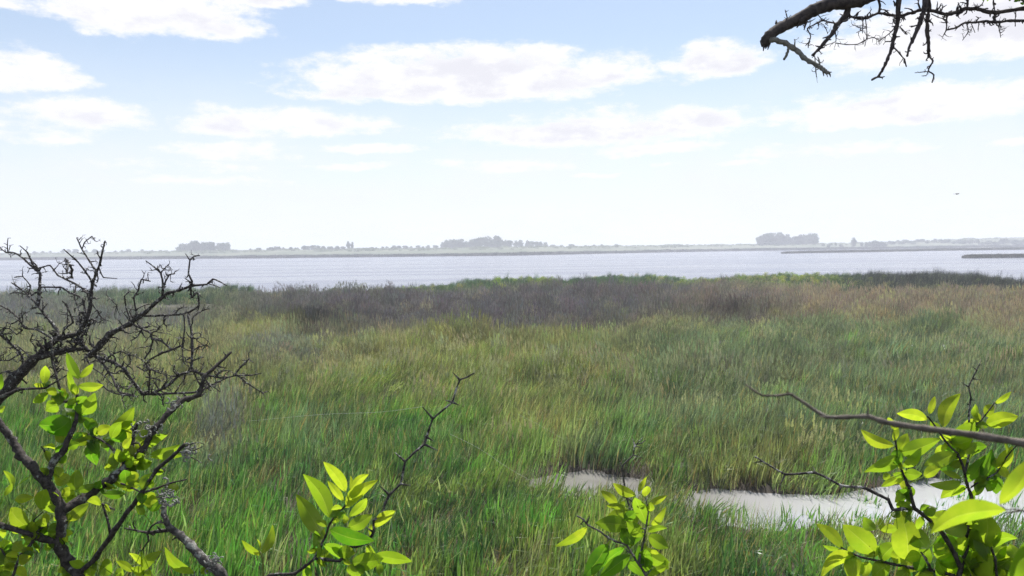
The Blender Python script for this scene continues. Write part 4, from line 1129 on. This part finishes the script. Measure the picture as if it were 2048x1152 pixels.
D.leaves([(890, 692, 728, 762, 64), (1025, 805, 935, 608, 82), (1000, 872, 878, 768, 78), (1025, 842, 1162, 818, 46), (1030, 872, 1170, 957, 84), (1000, 962, 1175, 1060, 86),
          (1020, 1110, 938, 978, 68), (1165, 1085, 1020, 1160, 46), (1110, 1060, 1170, 1100, 60), (930, 800, 960, 700, 40), (720, 1000, 640, 1160, 60)], lv=.55)
D.leaves([(890, 800, 660, 785, 96), (930, 930, 838, 820, 90), (860, 765, 955, 700, 64), (745, 930, 578, 1165, 100), (860, 955, 645, 1125, 76), (900, 1005, 690, 1165, 84), (890, 1060, 1015, 1165, 66)], lv=.02)
D.sprig(3, 24, 36, (1230, 990, 1310, 1152), wr=.5, lv=.8); D.sprig(3, 30, 46, (1200, 1080, 1330, 1180), wr=.55, lv=.25)
D.root(1100, 1300, 22, .40, 1.25)
D.finish('budding_sprig', 'small leafy sprig at bottom right of centre, standing before the puddle', 'shrub', {'stem': M_bark_grey, 'zigzag_twig': M_twig, 'bare_twig': M_twig, 'thorn': M_twig, 'stalk': M_greentwig, '*': M_bark}, (.40, 1.25, gz(.40, 1.25)))

# ---- leafy shrub at lower right
E = Plant(1450, 720, 2.667, 1.15, 10)
E.line([(1250, 1400), (1220, 1240), (1290, 1000), (1290, 900), (1318, 740), (1290, 660), (1270, 570), (1240, 500), (1180, 440), (1120, 350), (1080, 300)], 30, 8, 'stem', spurs=.1, sides=8)
E.line([(1255, 1100), (1180, 950), (1100, 860), (1010, 790), (985, 690), (940, 580), (915, 470), (900, 380)], 28, 8, 'stem', spurs=.15, sides=8)
E.line([(1000, 788), (940, 795), (895, 800), (870, 745), (810, 715), (740, 680), (690, 678), (620, 670), (550, 632), (480, 600), (400, 606), (320, 610), (240, 565), (160, 515)], 19, 8, 'bare_twig', spurs=0, sub=3, wig=.15, slope=-.1)
E.thorns([(740, 680, 752, 648), (870, 745, 872, 718), (480, 600, 468, 568), (320, 610, 285, 688), (620, 670, 600, 740), (895, 798, 885, 815), (200, 540, 150, 550)], 10)
E.line([(1280, 600), (1300, 520), (1312, 430), (1300, 300), (1312, 200), (1300, 140), (1335, 70), (1360, 20)], 14, 6, 'zigzag_twig', wig=.1, sub=3, slope=.15)
E.thorns([(1302, 145, 1260, 118), (1325, 100, 1362, 106), (1311, 212, 1338, 216), (1345, 55, 1322, 38), (1308, 240, 1285, 232)], 9)
E.line([(1312, 680), (1345, 655), (1400, 630), (1450, 600), (1500, 520), (1560, 450)], 10, 6, 'stem', spurs=.1)
E.line([(1250, 1200), (1220, 1150), (1100, 1120), (1000, 1110), (860, 1080), (720, 1050), (620, 1000)], 24, 8, 'stem', spurs=.08)
E.line([(1100, 1120), (1070, 1060), (1045, 1025)], 18, 10); E.line([(1310, 1160), (1320, 1100), (1280, 1065)], 12, 8)
E.line([(1290, 900), (1400, 960), (1440, 1060), (1450, 1160)], 16, 14, 'stem')
E.line([(1360, 330), (1400, 280), (1440, 225)], 7, 6, depth=1.2); E.line([(1200, 440), (1290, 380), (1370, 320)], 7, 6)
E.leaves([(1080, 318, 915, 285, 54), (1090, 288, 1120, 193, 34), (1160, 358, 1256, 178, 76), (905, 458, 724, 370, 54), (900, 432, 925, 350, 34), (1440, 232, 1527, 168, 30),
          (1390, 300, 1432, 238, 56), (1360, 330, 1340, 280, 40), (1390, 345, 1565, 300, 74), (1460, 590, 1535, 458, 76), (630, 1003, 484, 873, 56), (612, 1012, 522, 988, 24),
          (700, 1042, 512, 1160, 84)], lv=.9)
E.leaves([(925, 485, 975, 390, 64), (940, 492, 1152, 420, 86), (1210, 440, 1335, 330, 100), (1205, 445, 1320, 420, 76), (1260, 492, 1342, 440, 44), (920, 512, 740, 600, 44), (925, 560, 755, 592, 54), (930, 622, 832, 676, 38),
          (950, 572, 1047, 468, 54), (960, 602, 1052, 608, 56), (1230, 500, 1060, 562, 66), (1060, 622, 1152, 574, 50), (1140, 582, 1262, 550, 44), (1262, 630, 1160, 592, 28),
          (1262, 652, 1088, 664, 38), (1285, 685, 1150, 738, 74), (1310, 722, 1390, 665, 34), (1340, 655, 1395, 618, 40), (1400, 702, 1455, 640, 44), (880, 545, 920, 520, 36),
          (800, 1032, 628, 878, 108), (975, 1072, 935, 803, 135), (1085, 1010, 1000, 868, 96), (880, 1090, 785, 1165, 80), (980, 1112, 910, 1165, 66), (760, 1075, 745, 1165, 64),
          (1010, 1082, 1065, 1020, 64), (805, 905, 740, 838, 54), (850, 925, 825, 840, 34), (920, 900, 830, 910, 44), (1100, 900, 1180, 800, 90), (1350, 1030, 1390, 815, 140), (1420, 1060, 1520, 1165, 100),
          (1420, 1040, 1500, 980, 80), (1400, 1062, 1380, 1165, 80), (1560, 1060, 1520, 980, 70), (1200, 1130, 1260, 1100, 30), (1000, 800, 915, 760, 46), (870, 640, 850, 600, 40), (660, 1030, 690, 985, 36), (840, 1060, 820, 990, 34), (960, 690, 905, 760, 40)], lv=.66)
E.leaves([(1280, 655, 1390, 505, 66), (1370, 640, 1425, 475, 78), (1110, 985, 1315, 1015, 125), (1370, 1085, 1340, 1160, 80), (1390, 990, 1350, 1110, 90), (1320, 760, 1300, 690, 30), (1060, 1130, 1020, 1040, 60), (930, 760, 985, 690, 56)], lv=.04)
E.leaves([(1430, 1000, 1560, 950, 80), (1440, 1080, 1590, 1060, 110), (1500, 1150, 1600, 1090, 100), (1290, 1160, 1330, 1060, 80), (1180, 1150, 1130, 1060, 70), (1240, 1010, 1130, 940, 80), (1460, 1150, 1400, 1080, 90), (1330, 900, 1260, 850, 70), (1110, 1140, 1030, 1165, 70), (900, 1080, 960, 1010, 60), (700, 1050, 640, 1090, 50)], lv=.6)
E.sprig(24, 16, 34, (1780, 850, 1860, 1040), wr=.52); E.sprig(28, 20, 38, (1880, 840, 2048, 1020), wr=.52); E.sprig(24, 30, 52, (1700, 1060, 2048, 1152), wr=.62, lv=.75); E.sprig(14, 36, 56, (1880, 1000, 2048, 1152), wr=.6, lv=.6)
E.root(1250, 1400, 34, .80, 1.3)
E.finish('leafy_bush', 'leafy bush at lower right with oval leaves and a bare twig reaching over the puddle', 'shrub',
         {'stem': M_bark, 'zigzag_twig': M_twig, 'bare_twig': M_twig, 'thorn': M_twig, 'stalk': M_greentwig, '*': M_bark}, (.80, 1.3, gz(.80, 1.3)))

# ---- the nearest branch and leaves, out of focus at right
Nn = Plant(1450, 720, 2.667, .46, 12)
Nn.line([(110, 130), (150, 160), (200, 190), (280, 190), (350, 182), (430, 235), (540, 305), (650, 305), (760, 300), (830, 325), (900, 342), (1060, 365), (1200, 385), (1390, 410), (1595, 445), (1800, 480)], 9, 50, 'branch', spurs=.02, slope=-.15, sub=3, wig=.1)
Nn.thorns([(350, 182, 325, 165), (1390, 410, 1370, 350), (760, 300, 765, 235), (540, 305, 500, 300)], 14)
Nn.line([(1900, 900), (1750, 830), (1595, 805), (1500, 815)], 16, 8, 'branch', depth=.44, slope=.05)
Nn.line([(1900, 1500), (1800, 1250), (1700, 1060), (1640, 900), (1600, 810)], 26, 14, 'branch', depth=.44, slope=0)
Nn.leaf(1500, 800, 1095, 925, 125, .75, dz=.15, roll=.35, depth=.50, stalk=False, bend=.12); Nn.leaf(1465, 770, 1640, 510, 110, .8, dz=.1, roll=-.3, depth=.47, stalk=False)
Nn.leaf(1700, 1060, 1540, 1230, 190, .35, dz=.1, roll=.1, depth=.44, stalk=False); Nn.leaf(1700, 900, 1500, 1190, 110, .5, dz=.1, roll=.2, depth=.45, stalk=False)
Nn.line([(1595, 805), (1540, 795), (1500, 800), (1465, 770)], 8, 6, 'branch')
for p_ in ((1800, 480),):
    q = Nn.px(*p_); v = P(*q, Nn.nodes[-1][2])
Nn.root(1900, 1500, 30, .62, .55)
v = P(*Nn.px(1800, 480), .455 - .15 * .0); nn, _ = Nn.near(*Nn.px(1800, 480), 30)
v = P(nn[0], nn[1], nn[2]); rr = nn[3] / FOC * nn[2]
tube(Nn.get(Nn.nodes[0][6]), catmull([(*v, rr), (v.x + .10, v.y + .03, v.z - .10, rr * 1.1), (.56, .50, 5.1, rr * 1.5), (.62, .55, gz(.62, .55) - .05, rr * 2.2)], 5), 8, .1)
Nn.finish('near_twig', 'blurred brown branch and large blurred leaves nearest the camera, entering from the right edge', 'shrub', {'*': M_nearbark}, (.62, .55, gz(.62, .55)))

# ---- big overhanging tree at upper right
F = Plant(1480, 0, 3.606, 3.6, 14); F.straight = .4; F.wmul = .86
F.line([(2750, 500), (2350, 150), (1900, -180), (1500, -240), (1150, -130), (1000, -60), (860, 0), (740, 18), (640, 32), (520, 78), (420, 140), (300, 195), (210, 258), (172, 315)], 210, 84, 'limb', slope=0, sub=6, sides=16, knob=.07, spurs=.0, wig=.08)
F.line([(500, 85), (450, 140), (410, 200)], 40, 10, 'limb', spurs=.5); F.line([(470, 120), (475, 170), (462, 215)], 30, 8, 'limb', spurs=.4)
F.thorns([(175, 320, 168, 368), (212, 310, 200, 358), (190, 330, 185, 352), (262, 170, 262, 145)], 22, 'stub'); F.line([(345, 150), (335, 105), (325, 72)], 12, 6, 'twig', spurs=.5, spurlen=8)
F.line([(215, 285), (260, 290), (330, 312), (380, 345), (420, 372), (460, 415), (500, 442), (545, 465), (585, 490), (612, 512), (632, 527)], 46, 32, 'dead_limb', depth=3.58, slope=-.2, sides=12, knob=.12)
F.line([(352, 350), (335, 395), (318, 430)], 24, 20, 'dead_limb'); F.line([(395, 330), (396, 300), (392, 283)], 12, 8, 'dead_limb'); F.line([(545, 450), (546, 510), (552, 556)], 14, 6, 'dead_limb', spurs=.3); F.line([(575, 470), (570, 430), (560, 410)], 14, 8, 'dead_limb', spurs=.4)
F.line([(590, 490), (600, 520), (604, 548)], 22, 8, 'dead_limb'); F.line([(640, 525), (650, 540), (652, 556)], 20, 5, 'dead_limb'); F.line([(630, 520), (648, 522), (662, 520)], 22, 5, 'dead_limb'); F.line([(590, 480), (560, 500), (548, 505)], 18, 5, 'dead_limb'); F.line([(605, 500), (625, 535), (632, 555)], 22, 5, 'dead_limb')
F.line([(780, 0), (780, 60), (765, 110), (695, 185), (665, 240), (600, 320), (560, 365), (520, 400)], 54, 20, 'branch', spurs=.4)
F.line([(700, 170), (640, 158), (590, 150), (530, 180), (485, 205), (510, 260), (495, 310), (492, 345)], 14, 8, 'twig', spurs=.25)
F.line([(595, 150), (570, 115), (545, 95)], 9, 6, 'twig', spurs=.3); F.line([(605, 190), (622, 210), (632, 245)], 8, 5, 'twig'); F.line([(505, 300), (480, 322), (470, 330)], 8, 5, 'twig', spurs=.4)
F.line([(775, 115), (830, 128), (890, 135), (940, 118), (1000, 95), (1070, 105), (1140, 118), (1210, 100), (1290, 75), (1350, 70), (1420, 85), (1490, 102), (1560, 90), (1620, 65), (1700, 62), (1780, 82), (1850, 92), (1950, 75), (2060, 58), (2250, 20), (2500, 100)], 20, 40, 'branch', spurs=.22, slope=0)
F.line([(1140, -230), (1145, -60), (1140, 60), (1138, 130), (1128, 200), (1105, 290), (1095, 345), (1065, 425), (1030, 500), (1000, 548), (950, 577)], 52, 18, 'hanging_branch', spurs=.3, slope=0)
F.line([(1108, 340), (1150, 385), (1185, 430), (1200, 480)], 11, 12, 'twig', spurs=.1)
F.line([(1345, -230), (1345, -60), (1330, 60), (1310, 130), (1280, 210), (1245, 290), (1215, 350), (1208, 405)], 60, 16, 'hanging_branch', spurs=.12, knob=.18)
F.line([(1362, -50), (1362, 70), (1350, 150), (1350, 220), (1358, 290), (1360, 370), (1362, 410)], 30, 26, 'hanging_branch', spurs=.3, knob=.25)
F.line([(1362, 405), (1392, 440), (1370, 480), (1358, 512), (1398, 540), (1385, 595)], 14, 10, 'twig', spurs=.3, spurlen=8); F.line([(1360, 515), (1310, 520), (1260, 525)], 9, 5, 'twig', spurs=.2, spurlen=7); F.line([(1345, 545), (1310, 548)], 8, 5, 'twig')
F.line([(1130, 100), (1110, 160), (1170, 210), (1205, 250)], 10, 8, 'twig', spurs=.5); F.line([(1120, 190), (1090, 230), (1040, 270), (1000, 300)], 9, 6, 'twig', spurs=.5)
F.line([(1492, 105), (1490, 160), (1488, 215), (1460, 268)], 15, 7, 'branch', spurs=.25); F.line([(1488, 215), (1560, 200), (1620, 165), (1700, 162), (1780, 152), (1850, 160), (1950, 148), (2060, 150), (2250, 130), (2500, 130)], 14, 34, 'branch', spurs=.4)
F.line([(1380, 100), (1430, 125), (1480, 140)], 8, 7, 'twig'); F.line([(1635, 170), (1645, 230), (1605, 290)], 10, 6, 'twig', spurs=.3); F.line([(1670, 175), (1695, 235)], 7, 5, 'twig', spurs=.4)
F.line([(1845, 92), (1835, 130), (1840, 165)], 26, 22, 'branch', spurs=.3); F.line([(1845, 165), (1868, 200), (1880, 270)], 9, 6, 'twig', spurs=.35); F.line([(1885, 235), (1910, 215)], 6, 5, 'twig')
F.line([(1630, -60), (1640, 0), (1638, 60)], 16, 18, 'branch', spurs=.3); F.line([(1825, -60), (1828, 20), (1835, 80)], 12, 12, 'branch', spurs=.3); F.line([(1560, 110), (1600, 90), (1640, 60)], 16, 12, 'branch', spurs=.4)
F.line([(1300, 70), (1285, 30), (1300, -40)], 10, 8, 'twig', spurs=.3); F.line([(1000, 95), (1010, 40), (990, -20)], 22, 16, 'twig', spurs=.6)
F.line([(685, 180), (690, 250), (690, 300), (620, 325)], 9, 6, 'twig', spurs=.3); F.line([(690, 310), (770, 322), (850, 318), (900, 290), (960, 270), (1010, 290), (1060, 255)], 8, 7, 'twig', spurs=.5)
F.line([(885, 138), (885, 190), (885, 240)], 9, 6, 'twig', spurs=.4); F.line([(905, 138), (912, 200), (915, 258), (900, 335)], 9, 6, 'twig', spurs=.3); F.line([(885, 205), (840, 190), (808, 175)], 6, 5, 'twig'); F.line([(880, 215), (840, 235)], 6, 5, 'twig', spurs=.5)
F.line([(1760, 0), (1740, 40), (1700, 60)], 8, 8, 'twig', spurs=.3); F.line([(1990, 60), (1985, 150), (1985, 190)], 8, 7, 'twig', spurs=.4)
F.grow(110, 6, 20, 4, 'twig', region=(1600, -30, 2060, 95), kids=1); F.grow(60, 6, 16, 3.5, 'twig', region=(1700, 0, 2060, 80), kids=2); F.grow(30, 5, 14, 3, 'twig', region=(1580, 20, 1720, 110), kids=1); F.grow(26, 4, 9, 3.5, 'twig', region=(1740, 60, 1880, 165), kids=1)
F.leaves([(2010, -10, 1975, 14, 22), (2040, -20, 2010, 16, 26), (2050, 30, 2020, 20, 20), (1990, -20, 2000, 10, 22), (1750, -20, 1760, 8, 16), (1800, -20, 1780, 10, 18), (1960, -20, 1940, 8, 18)], lv=.2, stalk=False)
# the rest of the bare crown, above and beside the frame
for q, w0_, w1_ in (([(2740, 480), (2800, 100), (2700, -300), (2780, -700), (2650, -1100)], 130, 30), ([(2700, 400), (2950, 0), (3200, -350), (3300, -800)], 110, 26), ([(2350, 150), (2250, -250), (2050, -550), (1950, -900)], 80, 20),
                    ([(2720, -250), (2450, -500), (2250, -900)], 60, 16), ([(3200, -350), (3500, -500), (3800, -450)], 50, 14), ([(1500, -240), (1350, -450), (1150, -560), (1000, -760)], 60, 14), ([(2900, 100), (3250, 120), (3550, 0)], 60, 14)):
    F.line(q, w0_, w1_, 'limb', spurs=.3, spurlen=60)
F.grow(90, 40, 160, 14, 'twig', region=(1900, -400, 2600, -60), kids=2, zig=.5)
# trunk, outside the frame
tb = F.get(('trunk', 0)); l0 = P(*F.px(2750, 500), 3.6); rr = 105 / 3.606 / FOC * 3.6 * 1.05
tube(tb, catmull([(*l0, rr), (l0.x + .25, l0.y + .06, l0.z - .5, rr * 1.25), (l0.x + .45, l0.y + .1, l0.z - 1.0, rr * 1.5), (l0.x + .55, l0.y + .1, gz(l0.x + .55, l0.y + .1) - .1, rr * 2.0)], 6), 16, .06)
sx, sy_ = l0.x, l0.y
for (qx, qy, n_) in ((2500, 100, 1), (2500, 130, 1)):
    a_ = P(*F.px(qx, qy), 3.6)
    tube(F.get(F.near(*F.px(qx, qy), 30)[0][6]), [(*a_, .018), (*((a_ + l0) / 2 + Vector((.05, 0, -.03))), .022), (*l0, .03)], 8, .1)
F.finish('overhanging_tree', 'dark tree limb overhanging from the upper right, with a broken grey end and hanging twigs', 'tree',
         {'limb': M_bark_limb, 'trunk': M_bark_limb, 'dead_limb': M_deadwood, 'hanging_branch': M_bark_limb, '*': M_bark_limb, 'stalk': M_greentwig}, (l0.x + .55, l0.y + .1, gz(l0.x + .55, l0.y + .1)))

# ---- silk threads
M_silk, n = mat('silk')
p = n.new('ShaderNodeBsdfPrincipled'); p.inputs['Base Color'].default_value = rgb(.6, .62, .6); p.inputs['Roughness'].default_value = .35
finish(n, p.outputs[0])


def thread(pts, d0, d1, r, label):
    b = MB(); out = []
    for i, (x, y) in enumerate(pts):
        t = i / (len(pts) - 1); v = P(x, y, d0 + (d1 - d0) * t); out.append((*v, r))
    tube(b, catmull(out, 4), 5, .05); o = link('silk_thread', b.mesh('silk_thread', mats=[M_silk])); o['label'] = label; o['category'] = 'thread'
    o['group'] = 'silk threads at the zigzag twig'


thread([(500, 842), (640, 829), (760, 824), (846, 813)], 1.35, 1.13, .00016, 'pale silk thread running level to the left from the zigzag thorn twig')
thread([(900, 868), (960, 898), (1020, 938), (1075, 968)], 1.13, 1.5, .00016, 'pale silk thread slanting down to the right of the zigzag thorn twig')
thread([(1035, 828), (1075, 848), (1130, 880)], 1.4, 1.5, .00012, 'short faint silk thread in the grass, upper right of the slanting one')

# ---- bird over the lake
mb, n = mat('bird_feathers'); p = n.new('ShaderNodeBsdfPrincipled'); p.inputs['Base Color'].default_value = rgb(.06, .055, .05); p.inputs['Roughness'].default_value = .8
finish(n, p.outputs[0])
bc = P(1914, 388, 62); b = MB()
prof = [(-.17, .004), (-.13, .012), (-.06, .035), (.02, .042), (.08, .032), (.11, .02), (.135, .024), (.16, .016), (.185, .003)]
tube(b, [(q[0], 0, (.01 if q[0] > .1 else 0), q[1]) for q in prof], 10, 0)
body = b.mesh('bird', mats=[mb]); bird = link('bird', body, label='tiny dark bird flying low in the white sky above the lake at right', category='bird'); bird.location = bc; bird.rotation_euler = (0, rad(-4), rad(8))
for sgn in (-1, 1):
    b = MB(); top = []; bot = []
    for k, (yy_, zz_, ch, xo) in enumerate([(0, 0.012, .10, .03), (.10, .045, .105, .045), (.20, .050, .09, .035), (.30, .035, .055, .0), (.37, .020, .012, -.05)]):
        top.append([(xo + ch * .5, sgn * yy_, zz_), (xo, sgn * yy_, zz_ + .008), (xo - ch * .6, sgn * yy_, zz_)])
        bot.append([(xo + ch * .5, sgn * yy_, zz_), (xo, sgn * yy_, zz_ - .003), (xo - ch * .6, sgn * yy_, zz_)])
    b.quadgrid(top); b.quadgrid(bot); link('wing', b.mesh('wing', mats=[mb]), bird)
b = MB(); b.quadgrid([[(-.13, -.012, 0), (-.13, .012, 0)], [(-.22, -.035, 0), (-.22, .035, 0)]]); b.quadgrid([[(-.13, -.012, -.004), (-.13, .012, -.004)], [(-.22, -.035, -.002), (-.22, .035, -.002)]]); link('tail', b.mesh('tail', mats=[mb]), bird)

# ------------------------------------------------------------------ haze
mh = bpy.data.materials.new('haze_air'); mh.use_nodes = True; ht = mh.node_tree; ht.nodes.clear()
pv = ht.nodes.new('ShaderNodeVolumePrincipled'); pv.inputs['Color'].default_value = (.90, .925, 1, 1); pv.inputs['Density'].default_value = HAZE
pv.inputs['Anisotropy'].default_value = .1
ho = ht.nodes.new('ShaderNodeOutputMaterial'); ht.links.new(pv.outputs[0], ho.inputs['Volume'])
b = MB(); X0, X1, Y0, Y1, Z0, Z1 = -9600, 9600, -80, 12700, -2.2, 27
c = [(x, y, z) for z in (Z0, Z1) for y in (Y0, Y1) for x in (X0, X1)]
b.v = c; b.a = [0] * 8; b.f = [(0, 2, 3, 1), (4, 5, 7, 6), (0, 1, 5, 4), (2, 6, 7, 3), (0, 4, 6, 2), (1, 3, 7, 5)]
hz_ = link('haze', b.mesh('haze', smooth=False, mats=[mh]), kind='stuff', label='thin pale haze that fades the far shore', category='haze')
